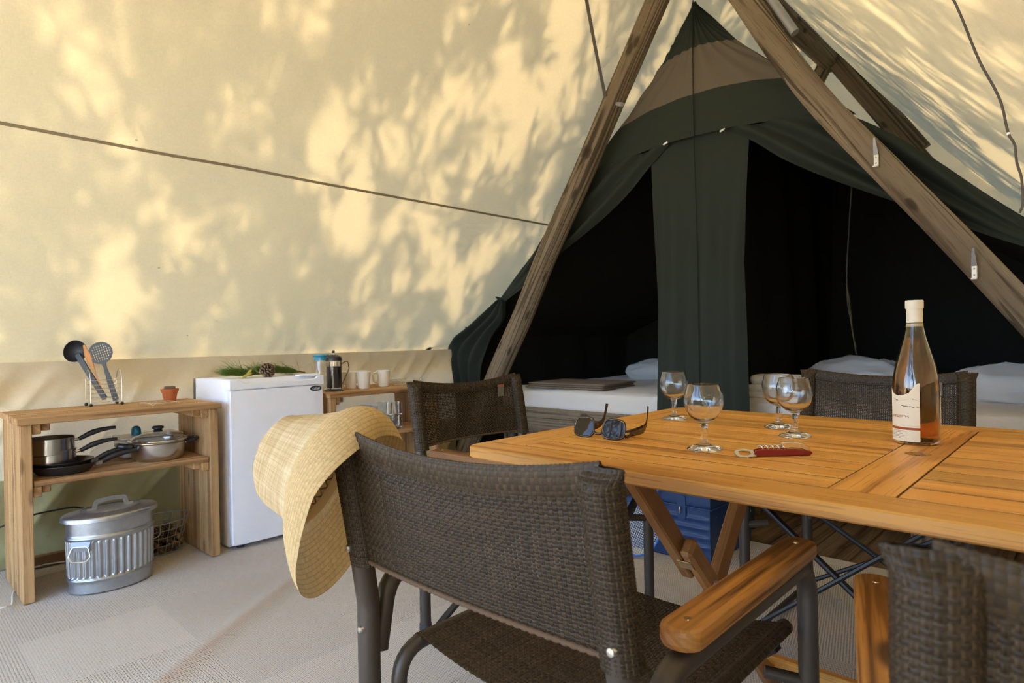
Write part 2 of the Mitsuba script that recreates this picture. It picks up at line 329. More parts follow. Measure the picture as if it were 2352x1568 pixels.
def skirt(side):
    x0 = (HL + 0.03) if side < 0 else (HR - 0.03)
    def fn(u, v):
        y = Y0 + (YB - Y0) * u; z = (HZ + 0.012) * v
        a = meshkit.fbm(np.stack([(y + z * 0.9 * np.sin(y * 1.1)) * 4.2, z * 0.9, y * 0], -1), 3, 3) - 0.5
        q = (1 - np.abs(2 * meshkit.noise(np.stack([(y - z * 0.8) * 6.5, (z + y * .3) * 1.2 + 2, y * 0], -1), 9) - 1)) ** 3
        b = np.sin((y * 1.0 + 0.5 * z) * 60 + 4 * np.sin(y * 3)) * 0.004 * sm(0.45, 0.9, z)
        return np.stack([x0 - side * (0.06 * a * (1 - v ** 8) + 0.030 * q * sm(0, .2, v) * (1 - v ** 5) + 0.05 * (meshkit.fbm(np.stack([(y - z * 0.75) * 9, z * 1.5 + 4, y * 0], -1), 2, 8) - 0.5) * sm(0.0, 0.3, v) * (1 - v ** 6) + b * (1 - v ** 12)), y, z], -1)
    return fn
put('wall_left', sheet(slope(-1), 260, 70), 'mat_canvas', smooth=True); tag('wall_left', 'sloping cream canvas of the tent, dappled by sunlight, left of the ridge', kind='structure')
put('wall_right', sheet(slope(1), 200, 60), 'mat_canvas', smooth=True); tag('wall_right', 'sloping cream canvas of the tent at upper right beside the timber pole', kind='structure')
def seam_fn(u, v):
    S = slope(-1); y = u; vv = (1.803 - 0.80) / (RZ - 0.80) + (v - 0.5) * 0.0042
    P = S(y, vv + 0 * u); return P + np.array([0.74, 0, -0.67]) * 0.003
put('seam', sheet(seam_fn, 200, 3), 'mat_seam', 'wall_left', smooth=True, label='dark sewn seam across the canvas')
def hem_fn(u, v):
    S = slope(-1); vv = (HZ - 0.002 - 0.80) / (RZ - 0.80) + (v - 0.5) * 0.005
    return S(u, vv + 0 * u) + np.array([0.74, 0, -0.67]) * 0.006
put('hem', sheet(hem_fn, 260, 3), 'mat_seam', 'wall_left', smooth=True, label='narrow hem above the skirt')
put('trim_1', sheet(skirt(-1), 420, 40), 'mat_skirt', smooth=True); put('light_tint_panel', sheet(lambda u, v: skirt(-1)(u, v * 0.43) + np.array([0.008, 0, 0]), 420, 26), 'mat_skirt_light_tint', 'trim_1', smooth=True, label='lower strip of the skirt, olive tint painted in for filtered light')
tag('trim_1', 'wrinkled beige canvas skirt below the sloping wall behind the shelves', kind='structure')
put('trim_2', sheet(skirt(1), 120, 12), 'mat_skirt', smooth=True); tag('trim_2', 'beige canvas skirt at the right side of the tent', kind='structure')
def rear(u, v):
    z = 0.80 + (RZ - 0.80) * v; xl = HL + (RX - HL) * (z - HZ) / (RZ - HZ); xr = HR + (RX - HR) * (z - HZ) / (RZ - HZ) - sagR(z, 6.0) + 0.03
    y = YB - (YB - YR) * v; return np.stack([xl + (xr - xl) * u, y + 0 * u - 0.04 * np.sin(PI * v) * np.sin(PI * u), z], -1)
put('wall_back', sheet(rear, 50, 40), 'mat_canvas', smooth=True); tag('wall_back', 'rear end of the cream tent canvas behind the dark inner tent', kind='structure')
put('trim_3', sheet(lambda u, v: np.stack([HL + (HR - HL) * u, YB - 0.03 + 0 * u, 0.93 * v], -1), 20, 6), 'mat_skirt', smooth=True); tag('trim_3', 'beige canvas skirt at the rear', kind='structure')

# floor: deck planks, the woven rug, the ground outside
tag('floor', 'weathered wooden deck under the tent', kind='structure')
k = 0
for i in range(-17, 10):
    xa = -0.829 + 0.175 * i
    for (ya, yb) in ((-2.2, 2.2 + 0.3 * (i % 3)), (2.2 + 0.3 * (i % 3), YB)):
        m = box([xa + 0.0875, (ya + yb) / 2, -0.018], [0.171, yb - ya - 0.004, 0.028], 0.003)
        put('plank', m, 'mat_deck', 'floor', smooth=False, uv=wuv(m, 1, k + 3)); k += 1
m = box([-1.6, 2.6, -0.055], [5.0, 10.2, 0.04], 0.004); put('joist_board', m, 'mat_bark', 'floor', smooth=False)
def rug_z(x, y):
    a, b = np.array([-2.60, 1.42]), np.array([-1.95, 0.50]); d = (b - a) / np.linalg.norm(b - a)
    s = (x - a[0]) * -d[1] + (y - a[1]) * d[0]; t = ((x - a[0]) * d[0] + (y - a[1]) * d[1])
    c = 0.013 * np.exp(-(s / 0.035) ** 2) * sm(-0.05, 0.25, t) * (1 - sm(1.6, 2.2, t))
    return 0.0012 + c + 0.0012 * meshkit.fbm(np.stack([x * 2.5, y * 2.5, x * 0], -1), 2, 5)
put('woven_rug', sheet(lambda u, v: np.stack([-3.58 + 4.03 * u, -1.85 + 4.80 * v, rug_z(-3.58 + 4.03 * u, -1.85 + 4.80 * v)], -1), 170, 170, 0.003), 'mat_rug', smooth=60)
tag('woven_rug', 'large flat woven beige rug with brown flecks covering the living area floor', 'rug')
put('ground', sheet(lambda u, v: np.stack([-60 + 120 * u, -60 + 120 * v, -0.15 + 0 * u], -1), 3, 3), 'mat_ground', smooth=False); tag('ground', 'forest ground outside the tent', kind='structure')

# ---------------------------------------------------------------- poles
def log_mesh(pts, r0, r1, n=20, seed=1, N=60):
    P = interp_curve(pts, N); R = np.linspace(r0, r1, N)
    m = tube(P, R, n); v = m.vertices; d = (P[-1] - P[0]) / np.linalg.norm(P[-1] - P[0])
    t = (v - P[0]) @ d; ax = P[0] + t[:, None] * d; rad = v - ax
    f = 1 + 0.10 * (meshkit.fbm(np.stack([t * 2.5, rad[:, 0] * 12, rad[:, 1] * 12 + rad[:, 2] * 9], 1), 3, seed) - 0.5)
    m.vertices = ax + rad * f[:, None]
    a = np.arctan2(rad @ np.cross(d, [0, 1, 0.1]), rad @ np.array([0, 1, 0.1]))
    uv = np.stack([t + seed * 3, np.abs(a) * r0 * 1.0 + 10.0 * seed], 1)
    return m, uv
tl = thing('round_tent_pole', 'round grey weathered log leaning left in front of the dark inner tent', 'tent pole')
m, uv = log_mesh([(-3.46, 3.0, 0.0), (-3.0, 3.0, 0.789), (-2.79, 3.0, 1.109), (-2.554, 3.0, 1.513), (-2.285, 3.0, 1.93), (-2.056, 3.0, 2.301), (-1.733, 3.0, 2.814), (-1.60, 3.0, 3.03)], 0.073, 0.062)
put('log', m, 'mat_weathered', tl, smooth=True, uv=uv)
put('pin', rod([-1.995, 2.975, 2.319], [-1.936, 2.95, 2.292], 0.012), 'mat_pipe', tl, label='short steel pin sticking out of the log')
tr = thing('squared_tent_pole', 'squared grey timber pole descending to the right with two metal cleats', 'tent pole')
P = interp_curve([(-1.56, 3.0, 3.16), (-1.263, 3.0, 2.645), (-1.106, 3.0, 2.350), (-0.931, 3.0, 2.055), (-0.642, 3.0, 1.652), (-0.398, 3.0, 1.315), (-0.223, 3.0, 1.065), (0.46, 3.0, 0.06)], 60)
b = 0.010; hw, hd = 0.056, 0.040
sect = [(-hw + b, -hd), (hw - b, -hd), (hw, -hd + b), (hw, hd - b), (hw - b, hd), (-hw + b, hd), (-hw, hd - b), (-hw, -hd + b)]
m = tube(P, None, sect=[(s[1], s[0]) for s in sect], up=[0, 1, 0]) if False else tube(P, None, sect=sect, up=[0, 1, 0])
dd = (P[-1] - P[0]) / np.linalg.norm(P[-1] - P[0]); cr = np.cross(dd, [0, 1, 0])
uv = np.stack([(m.vertices - P[0]) @ dd, (m.vertices - P[0]) @ cr + 1.3 * m.vertices[:, 1] + 10 * 57], 1)
put('timber', m, 'mat_weathered', tr, smooth=False, uv=uv)
def cleat(x, z):
    k = put('cleat', box([x, 2.952, z - 0.006], [0.019, 0.010, 0.050], 0.003), 'mat_alu', tr, label='metal cleat screwed to the timber')
    c8 = lambda w, y, zz: [[x - w, y, zz], [x + w, y, zz], [x - w, y - 0.004, zz], [x + w, y - 0.004, zz]]
    put('blade', hull(c8(0.0095, 2.950, z + 0.016) + c8(0.0035, 2.925, z + 0.082)), 'mat_pipe', k, smooth=False)
    for dz in (-0.018, 0.006): put('screw', ball([x, 2.9465, z + dz], 0.0036, 1), 'mat_gold', k)
    put('lip', box([x, 2.944, z - 0.033], [0.019, 0.026, 0.006], 0.002), 'mat_alu', k)
cleat(-0.690, 1.722); cleat(-0.364, 1.226)
put('pin', rod([-1.150, 2.985, 2.306], [-1.08, 2.985, 2.352], 0.013), 'mat_pipe', tr, label='steel pin sticking out of the timber')
put('steel_sleeve', rod([-1.325, 2.985, 2.955], [-1.018, 2.985, 2.378], 0.020, 16), 'mat_pipe', tr, label='galvanised steel tube lying along the timber')
rp = thing('ridge_pole', 'thick dark round log running along the ridge under the canvas', 'tent pole')
m, uv = log_mesh([(RX, -1.25, 3.20), (RX, 2.0, 3.195), (RX, 4.0, 3.19), (RX, 5.46, 3.185)], 0.078, 0.074, seed=4)
put('log', m, 'mat_weathered', rp, smooth=True, uv=uv)
rt = thing('rear_tent_pole', 'squared timber pole in shade behind the front timber, below the ridge log', 'tent pole')
a, bq = np.array([-1.56, 5.40, 3.20]), np.array([0.42, 5.40, 0.05])
for off, w, name in ((0.0, 0.062, 'timber'), (0.080, 0.024, 'batten')):
    dd = (bq - a) / np.linalg.norm(bq - a); cr = np.array([-dd[2], 0, dd[0]])
    if cr[2] < 0: cr = -cr
    A, B = a + cr * off, (bq if name == 'timber' else a + dd * 1.05) + cr * off
    se = [(-w + .01, -.04), (w - .01, -.04), (w, -.03), (w, .03), (w - .01, .04), (-w + .01, .04), (-w, .03), (-w, -.03)]
    PP = np.linspace(A, B, 12); m = tube(PP, None, sect=se, up=[0, 1, 0])
    uv = np.stack([(m.vertices - A) @ dd, (m.vertices - A) @ cr + 1.3 * m.vertices[:, 1] + 10 * (61 + off * 50)], 1)
    put(name, m, 'mat_weathered', rt, smooth=False, uv=uv)
m, uv = log_mesh([(-1.62, 5.40, 3.15), (-3.5, 5.40, 0.0)], 0.06, 0.066, seed=6); lp2 = thing('rear_round_pole', 'round pole at the rear left, hidden behind the inner tent', 'tent pole'); put('log', m, 'mat_weathered', lp2, smooth=True, uv=uv)
# front A-frame behind the camera (seen in the reflections)
fp = thing('entrance_pole', 'left log of the tent entrance behind the viewer', 'tent pole'); m, uv = log_mesh([(-3.45, -1.2, 0.0), (-1.60, -1.2, 3.12)], 0.07, 0.06, seed=8); put('log', m, 'mat_weathered', fp, smooth=True, uv=uv)
fp = thing('entrance_pole', 'right log of the tent entrance behind the viewer', 'tent pole'); m, uv = log_mesh([(0.40, -1.2, 0.0), (-1.56, -1.2, 3.12)], 0.07, 0.06, seed=9); put('log', m, 'mat_weathered', fp, smooth=True, uv=uv)
labels['entrance_pole']['group'] = labels['entrance_pole_001']['group'] = 'entrance poles'
# cords
put('guy_strap', tube(interp_curve([(-2.035, 2.93, 2.36), (-2.01, 2.81, 2.58), (-1.985, 2.70, 2.80), (-1.962, 2.66, 2.845)], 14), None, sect=[(-.009, -.002), (.009, -.002), (.009, .002), (-.009, .002)]), 'mat_cord', smooth=False)
tag('guy_strap', 'dark webbing strap running from the round log up past the top edge', 'strap')
nc = lambda L: [tuple(np.array([0, 0, .9907]) + .84 * (np.array(p) - np.array([0, 0, .9907]))) for p in L]
put('cord', tube(interp_curve(nc([(-0.300, 1.88, 1.90), (-0.267, 1.9, 1.821), (-0.217, 1.9, 1.652), (-0.176, 1.9, 1.535), (-0.163, 1.9, 1.458), (-0.152, 1.9, 1.43), (-0.150, 1.9, 1.393), (-0.141, 1.9, 1.35), (-0.139, 1.9, 1.293), (-0.146, 1.9, 1.27)]), 50), 0.0024, 8), 'mat_cord')
tag('cord', 'thin dark cord hanging below the right canvas at the edge of the picture', 'cord')
put('bead', tube(interp_curve(nc([(-0.1645, 1.899, 1.464), (-0.1635, 1.899, 1.459)]), 3), 0.0032, 8), 'mat_white', 'cord')

# ---------------------------------------------------------------- dark inner tent
it = thing('inner_tent', 'dark green inner bedroom tent with a grey band and tied-back door flaps', 'inner tent')
LE = np.array([[-1.582, 2.801], [-1.689, 2.674], [-1.8, 2.529], [-1.922, 2.404], [-2.037, 2.295], [-2.163, 2.183], [-2.262, 2.086], [-2.436, 1.915], [-2.639, 1.736], [-2.858, 1.514], [-3.115, 1.276], [-3.416, 1.124], [-3.70, 0.975]])
XC = -1.585
def edge_x(z): return np.interp(z, LE[::-1, 1], LE[::-1, 0])
def fold(x, z, s, a): return a * (meshkit.fbm(np.stack([x * s, z * 1.2, x * 0], -1), 3, 21) - 0.5)
def upper(z0, z1):
    def fn(u, v):
        zc = z0 + (z1 - z0) * v; t = 2 * u - 1; zz = zc - 0.085 * t * t * np.clip((2.80 - zc) / 0.71, 0, 1)
        ze = zc - 0.085 * np.clip((2.80 - zc) / 0.71, 0, 1); hw = (XC - edge_x(np.minimum(ze, 2.80)))
        ang = t / np.maximum(2.86 - zc, 0.05)
        y = 3.15 - 0.03 * (1 - t * t) + 0.012 * np.sin(ang * 9 + 1) * np.exp(-(2.80 - zc) * 2.0) + fold(XC + hw * t, zz, 8, 0.018) * np.clip((2.8 - zc) * 3, 0, 1)
        return np.stack([XC + hw * t, y, zz], -1)
    return fn
for nm, z0, z1, mt in (('peak_panel', 2.801, 2.550, 'mat_green'), ('grey_band', 2.550, 2.300, 'mat_band'), ('front_panel', 2.300, 2.075, 'mat_green')):
    put(nm, sheet(upper(z0, z1), 60, 16), mt, it, smooth=True)
def ruled(O, Q, nt, nu, ampl, seed, sf):
    O, Q = interp_curve(np.array(O), nt), interp_curve(np.array(Q), nt)
    def mk(side):
        t = np.arange(nt)[:, None]; u = np.linspace(0, 1, nu)[None, :]
        X = O[:, None, :] * (1 - u[..., None]) + Q[:, None, :] * u[..., None]
        y = 3.13 + ampl * np.sin(u * sf + 2.2 * np.sin(t / nt * 3 + seed) + seed) * np.sin(PI * np.clip(t / nt + 0.12, 0, 1)) + 0 * X[..., 0] + 0.6 * ampl * (meshkit.fbm(np.stack([u * 7 + 0 * t, t / nt * 3 + 0 * u, 0 * X[..., 0]], -1), 2, seed) - 0.5)
        x = X[..., 0] if side < 0 else 2 * XC - X[..., 0]
        return trimesh.Trimesh(np.stack([x, y, X[..., 1]], -1).reshape(-1, 3), grid_faces(nt, nu), process=False)
    return mk
OPEN = [(-1.755, 2.072), (-1.90, 1.965), (-2.02, 1.865), (-2.20, 1.745), (-2.42, 1.615), (-2.62, 1.50), (-2.84, 1.37), (-3.06, 1.262)]
flap = ruled([(-2.262, 2.035), (-2.436, 1.915), (-2.639, 1.736), (-2.858, 1.514), (-3.105, 1.286)], OPEN, 60, 40, 0.034, 1, 17)
put('door_flap', flap(-1), 'mat_green', it, smooth=True, label='rolled door flap on the left')
put('door_flap', flap(1), 'mat_green', it, smooth=True, label='rolled door flap on the right')
drape = ruled([(-3.105, 1.286), (-3.416, 1.124), (-3.70, 0.972), (-3.62, 0.62), (-3.60, 0.02)], [(-3.06, 1.262), (-3.06, 1.17), (-3.23, 0.99), (-3.36, 0.74), (-3.38, 0.02)], 60, 36, 0.038, 3, 20)
put('drape', drape(-1), 'mat_green', it, smooth=True, label='flap end hanging below its tie, left')
put('drape', drape(1), 'mat_green', it, smooth=True, label='flap end hanging below its tie, right')
for s in (-1, 1):
    xt = -3.085 if s < 0 else 2 * XC + 3.085
    put('tie', tube(fillet([(xt - .03, 3.095, 1.30), (xt + .03, 3.09, 1.27), (xt + .03, 3.16, 1.26), (xt - .03, 3.16, 1.29)], 0.02, 4, True), 0.005, 8, True), 'mat_green_dark', it)
for x, z in ((-1.76, 2.068), (-1.43, 2.060)): put('toggle', rod([x - 0.013, 3.105, z - 0.004], [x + 0.013, 3.105, z + 0.006], 0.005, 8), 'mat_white', it, label='small white toggle')
def column(u, v):
    z = 2.105 * (1 - v); xl = np.interp(z, [0, .58, 1.18, 2.0, 2.08], [-1.90, -1.882, -1.861, -1.884, -1.90]); xr = np.interp(z, [0, .6, 1.38, 2.0, 2.08], [-1.32, -1.341, -1.352, -1.312, -1.30])
    x = xl + (xr - xl) * u
    y = 3.158 + 0.026 * np.sin(u * 19 + 0.8 * np.sin(z * 2)) * sm(2.1, 1.5, z) * (0.4 + 0.6 * np.abs(2 * u - 1)) + fold(x, z, 10, 0.02)
    return np.stack([x, y, z], -1)
put('centre_panel', sheet(column, 60, 50), 'mat_green', it, smooth=True)
put('centre_seam', tube(interp_curve([(-1.588, 3.118, 2.78), (-1.590, 3.108, 2.4), (-1.592, 3.112, 2.08), (-1.598, 3.138, 1.4), (-1.600, 3.140, 0.7), (-1.60, 3.14, 0.02)], 40), 0.0025, 6), 'mat_green_dark', it)
for s in (-1, 1):     # inner roof, side and divider
    f = lambda v: v if s < 0 else 2 * XC - v
    def roof(u, v, f=f):
        z = 2.795 - 1.815 * v; x = XC + (edge_x(z) - XC) * (0.985 - 0.04 * u); z = z - 0.35 * u * (1 - v)
        return np.stack([f(x + 0.012 * np.sin(v * 20 + u * 3)), 3.16 + 2.2 * u, z - 0.02 * np.sin(PI * np.minimum(u * 2, 1)) + 0 * u], -1)
    put('inner_roof', sheet(roof, 30, 40), 'mat_black_cloth', it, smooth=True)
    put('inner_wall', sheet(lambda u, v, f=f: np.stack([f(-3.50 + 0.012 * np.sin(u * 30 + v * 4)), 3.16 + 2.3 * u, 1.10 * v], -1), 40, 12), 'mat_black_cloth', it, smooth=True)
def inner_back(u, v):
    z = 2.44 * v; hw = np.minimum(XC - edge_x(np.maximum(z, 0.98)), 1.98) * 0.96
    return np.stack([XC + hw * (2 * u - 1), 5.33 + 0.015 * np.sin(u * 60 + 2 * v), z], -1)
put('inner_back', sheet(inner_back, 80, 40), 'mat_black_cloth', it, smooth=True)
put('divider', sheet(lambda u, v: np.stack([XC + 0.025 * np.sin(u * 24 + v * 3), 3.26 + 2.08 * u, 2.5 * v], -1), 60, 14), 'mat_black_cloth', it, smooth=True)
put('peak_cord', tube(interp_curve([(-1.584, 3.12, 2.79), (-1.585, 3.13, 2.95), (-1.585, 3.14, 3.13)], 6), 0.004, 8), 'mat_white', it)
hs = put('webbing', tube(interp_curve([(-1.221, 4.6, 2.0), (-1.245, 4.6, 1.68), (-1.263, 4.6, 1.364), (-1.26, 4.6, 1.2), (-1.241, 4.6, 1.069), (-1.206, 4.6, 0.80)], 30), None, sect=[(-.008, -.002), (.008, -.002), (.008, .002), (-.008, .002)]), 'mat_strap_grey', it, smooth=False, label='grey webbing hanging in the right compartment')
put('light_gap_strip', tube(interp_curve([(-1.262, 4.585, 1.33), (-1.245, 4.585, 1.2), (-1.232, 4.585, 1.03), (-1.212, 4.585, 0.9)], 16), None, sect=[(-.010, -.002), (.010, -.002), (.010, .002), (-.010, .002)]), 'mat_light_gap', it, smooth=False)  # coloured strip painted in for outside light showing through a gap
tg = thing('toggle_cord', 'small black toggle on a cord where the inner tent meets the canvas hem', 'toggle')
put('toggle', rod([-3.640, 2.86, 0.915], [-3.628, 2.92, 0.945], 0.010, 8), 'mat_black', tg); put('loop', rod([-3.628, 2.92, 0.945], [-3.66, 3.12, 0.978], 0.004, 8), 'mat_black', tg)

# ---------------------------------------------------------------- beds
def soft_box(s, r, n=(24, 24, 8), amp=0.0, seed=0, fq=4.0):
    h = np.array(s) / 2; V, F, o = [], [], 0
    for ax in range(3):
        a, b = [i for i in range(3) if i != ax]
        for sg in (-1, 1):
            u, v = np.meshgrid(np.linspace(-1, 1, n[a]), np.linspace(-1, 1, n[b]), indexing='ij'); P = np.zeros(u.shape + (3,))
            P[..., ax] = sg * h[ax]; P[..., a] = u * h[a]; P[..., b] = v * h[b]
            f = grid_faces(n[a], n[b])
            if (sg > 0) != (ax != 1): f = f[:, ::-1]
            V.append(P.reshape(-1, 3)); F.append(f + o); o += u.size
    V = np.vstack(V); q = np.clip(V, -(h - r), h - r); d = V - q; V = q + r * d / (np.linalg.norm(d, axis=1, keepdims=True) + 1e-9)
    m = trimesh.Trimesh(V, np.vstack(F), process=False); m.merge_vertices(digits_vertex=5)
    if amp: m.vertices = m.vertices + m.vertex_normals * (amp * (meshkit.fbm(m.vertices * fq, 3, seed) - 0.5))[:, None]
    return m
def bed(x0, x1, label, seed):
    t = thing('bed', label, 'bed')
    m = box([(x0 + x1) / 2, 3.385, 0.40], [x1 - x0, 0.04, 0.20], 0.004); put('front_board', m, 'mat_weathered', t, smooth=False, uv=wuv(m, 0))
    m = box([(x0 + x1) / 2, 4.35, 0.40], [x1 - x0 - 0.06, 1.86, 0.14], 0.004); put('base', m, 'mat_weathered', t, smooth=False, uv=wuv(m, 1))
    for lx in (x0 + 0.08, (x0 + x1) / 2, x1 - 0.08):
        m = box([lx, 3.43, 0.15], [0.09, 0.05, 0.30], 0.004); put('leg', m, 'mat_weathered', t, smooth=False, uv=wuv(m, 2))
    ms = soft_box([x1 - x0 - 0.02, 1.92, 0.165], 0.05, (60, 50, 12), 0.022, seed, 5.0); ms.vertices += [(x0 + x1) / 2, 4.36, 0.555]
    put('mattress', ms, 'mat_sheet', t, smooth=True, label='mattress under a white sheet')
bed(-3.40, -1.64, 'bed with a white sheet in the left compartment, brown blanket on it', 1)
bed(-1.53, 0.26, 'bed with a white sheet in the right compartment behind the table', 2)
def pillow(a, b, h, seed):
    m = trimesh.creation.icosphere(4, 1.0); v = m.vertices; e = 0.45
    sgn, ab = np.sign(v), np.abs(v)
    X = np.stack([sgn[:, 0] * ab[:, 0] ** e * a, sgn[:, 1] * ab[:, 1] ** e * b, v[:, 2] * h], 1)
    rr = np.maximum(np.abs(X[:, 0]) / a, np.abs(X[:, 1]) / b); X[:, 2] *= (1 - 0.55 * rr ** 3)
    X += (0.040 * (meshkit.fbm(X * 9, 3, seed)[:, None] - 0.5) + 0.020 * (1 - np.abs(2 * meshkit.noise(X * np.array([7., 16., 9.]), seed)[:, None] - 1)) ** 3) * v
    return trimesh.Trimesh(X, m.faces, process=False)
for (x, y, z, rz, a, b, h, sd, lb) in ((-2.78, 4.85, 0.700, 8, 0.34, 0.23, 0.095, 3, 'white pillow on the left bed beside the centre panel'),
                                   (-1.13, 4.40, 0.712, -4, 0.31, 0.23, 0.12, 4, 'white pillow on the right bed behind the chair, left of the bottle'),
                                   (-0.27, 4.10, 0.70, 6, 0.37, 0.25, 0.115, 5, 'white pillow on the right bed, right of the bottle')):
    m = pillow(a, b, h, sd); k = numbered('pillow'); put(k, m, 'mat_pillow', smooth=True, M=T4().translate([x, y, z]).rotate([0, 0, 1], rz)); tag(k, lb, 'pillow', 'white pillows on the beds')
bl = thing('blanket', 'folded brown blanket lying on the white sheet of the left bed', 'blanket')
for i, (w, l) in enumerate(((0.66, 0.46), (0.64, 0.44), (0.65, 0.45))):
    m = soft_box([w, l, 0.016], 0.0075, (26, 20, 5), 0.006, 31 + i, 6.0); m.vertices += [0.008 * i, 0, 0.008 + 0.014 * i]
    put('fold', m, 'mat_blanket', bl, smooth=True, M=T4().translate([-2.80, 3.64, 0.640]).rotate([0, 0, 1], 4))
for i, (z, w) in enumerate(((0.660, 0.19), (0.698, 0.18), (0.745, 0.19))):
    P = [(-0.13, 0, 0), (0.13, 0, 0)]; h = 0.019 if i < 2 else 0.026
    m = soft_box([0.26, 0.17 if i < 2 else 0.16, 2 * h], h * 0.95, (20, 12, 8), 0.006, 41 + i, 9.0)
    k = numbered('towel'); put(k, m, 'mat_towel', smooth=True, M=T4().translate([-1.36 + 0.01 * i, 3.55, z]).rotate([0, 0, 1], -6 + 5 * i))
    tag(k, ('folded white towel at the bottom of the stack on the right bed', 'folded white towel in the middle of the stack on the right bed', 'rolled white towel on top of the stack on the right bed')[i], 'towel', 'towels stacked on the right bed')
# ================================================================ kitchen shelves along the left wall
def shelf_unit(label, y0, y1, zt, zm, x0=-3.022, depth=0.42):
    t = thing('wooden_shelf', label, 'shelf')
    xb = x0 - depth; nb = 3
    for (a, b) in ((y0 + 0.006, y0 + 0.044), (y1 - 0.044, y1 - 0.006)):
        for i in range(nb):
            w = depth / nb
            m = box([x0 - 0.005 - w * (i + .5), (a + b) / 2, (zt - 0.026) / 2 + 0.003], [w - 0.003, b - a, zt - 0.032], 0.003)
            put('side_board', m, 'mat_shelf_wood', t, smooth=False, uv=wuv(m, 2))
    for i in range(nb):
        w = (depth + 0.03) / nb
        m = box([x0 + 0.015 - w * (i + .5), (y0 + y1) / 2, zt - 0.013], [w - 0.003, y1 - y0 + 0.012 * (1 if i == 0 else 0.6), 0.026], 0.003)
        m.vertices[:, 0] += np.where(m.vertices[:, 0] > x0, 0.003 * np.sin(m.vertices[:, 1] * 9), 0)
        put('top_board', m, 'mat_shelf_wood', t, smooth=False, uv=wuv(m, 1))
        w = (depth - 0.02) / nb
        m = box([x0 - 0.012 - w * (i + .5), (y0 + y1) / 2, zm - 0.011], [w - 0.003, y1 - y0 - 0.094, 0.022], 0.003)
        put('shelf_board', m, 'mat_shelf_wood', t, smooth=False, uv=wuv(m, 1))
    for z in (zt - 0.026, zm - 0.022):
        for s, yy in ((1, y0 + 0.044), (-1, y1 - 0.044)):
            m = box([x0 - 0.02 - depth * 0.45, yy + s * 0.016, z - 0.021], [depth * 0.9, 0.030, 0.041], 0.003)
            put('batten', m, 'mat_shelf_wood', t, smooth=False, uv=wuv(m, 0))
            m = box([x0 - 0.04 - depth * 0.42, yy + s * 0.048, z - 0.016], [depth * 0.84, 0.030, 0.031], 0.003)
            put('batten', m, 'mat_shelf_wood', t, smooth=False, uv=wuv(m, 0))
    return t
shelf_unit('low wooden shelf unit left of the fridge, holding pans above a metal bin', 0.411, 1.162, 0.724, 0.474)
shelf_unit('low wooden shelf unit right of the fridge, holding crockery, mostly hidden by the chair', 1.735, 2.50, 0.724, 0.474)

# ---------------------------------------------------------------- fridge
fr = thing('fridge', 'small white undercounter fridge between the two wooden shelf units', 'fridge')
FX, FY, FW, FD, FH = -3.031, 1.215, 0.492, 0.485, 0.824
m = soft_box([FD - 0.055, FW, FH - 0.012], 0.006, (8, 8, 8)); m.vertices += [FX - FD + (FD - 0.055) / 2, FY + FW / 2, 0.012 + (FH - 0.012) / 2]
put('body', m, 'mat_fridge', fr, smooth=True)
m = soft_box([0.048, FW, FH - 0.075], 0.014, (12, 10, 10)); m.vertices += [FX - 0.024, FY + FW / 2, 0.025 + (FH - 0.075) / 2]
dk = put('door', m, 'mat_fridge', fr, smooth=40)
def handle_sec():
    ys = np.linspace(0, 1, 61); P = []
    for t in ys:
        dip = 0.020 * sm(0.10, 0.14, t) * (1 - sm(0.90, 0.94, t)) * (0.55 + 0.45 * math.sin(PI * t))
        P.append([FY + FW * t, FH - dip])
    return np.array(P)
hp = handle_sec(); zb = FH - 0.047; V, F = [], []
for y, zt_ in hp:
    V += [[FX - 0.050, y, zb], [FX - 0.003, y, zb], [FX, y, zb + 0.004], [FX, y, zt_ - 0.004], [FX - 0.004, y, zt_], [FX - 0.013, y, zt_], [FX - 0.017, y, zt_ - 0.014], [FX - 0.050, y, FH - 0.026]]
F = grid_faces(len(hp), 8, False, True); n8 = len(hp); c0 = np.array([[0, i, i + 1] for i in range(1, 7)]); c1 = c0[:, ::-1] + (n8 - 1) * 8
m = trimesh.Trimesh(np.array(V), np.vstack([F, c0, c1]), process=False)
if m.volume < 0: m.invert()
put('handle_strip', m, 'mat_fridge', fr, smooth=40)
m = soft_box([0.05, 0.12, 0.012], 0.005, (6, 6, 4)); m.vertices += [FX - 0.045, FY + FW - 0.068, FH + 0.004]; put('hinge_cover', m, 'mat_fridge', fr, smooth=40)
a = np.arange(40) * 2 * PI / 40; bd = hull(np.vstack([np.stack([np.full(40, FX + dx), FY + 0.446 + 0.033 * k * np.cos(a), 0.757 + 0.014 * k * np.sin(a)], 1) for dx, k in ((-0.002, 1), (0.0012, 1), (0.002, 0.92))]))
bk = put('badge', bd, 'mat_black', dk, smooth=30, label='oval black badge reading cobal')
tm = meshkit.text_mesh('cobal', 0.013, 0.001, True); tm.vertices = tm.vertices * [0.92, 1, 1]; w = tm.vertices[:, 0].max()
V = tm.vertices; tm.vertices = np.stack([FX + 0.0015 + V[:, 2], FY + 0.446 + (V[:, 0] - w / 2), 0.7515 + V[:, 1]], 1)
scene['mat_badge_text'] = two({'type': 'principled', 'base_color': rgb(0.7, 0.7, 0.7), 'roughness': 0.35, 'metallic': 0.3})
if len(bk.split('__')) < 3 or True:
    # the lettering belongs to the badge: one part, two entries would be a fourth level, so it sits beside it
    put('badge_lettering', tm, 'mat_badge_text', dk, smooth=False)
for yy in (0.06, FW - 0.06):
    for xx in (-0.06, -0.42): put('foot', lathe([(0, 0.004), (0.018, 0.004), (0.018, 0.020), (0, 0.020)], 12), 'mat_black', fr, M=T4().translate([FX + xx, FY + yy, 0]))

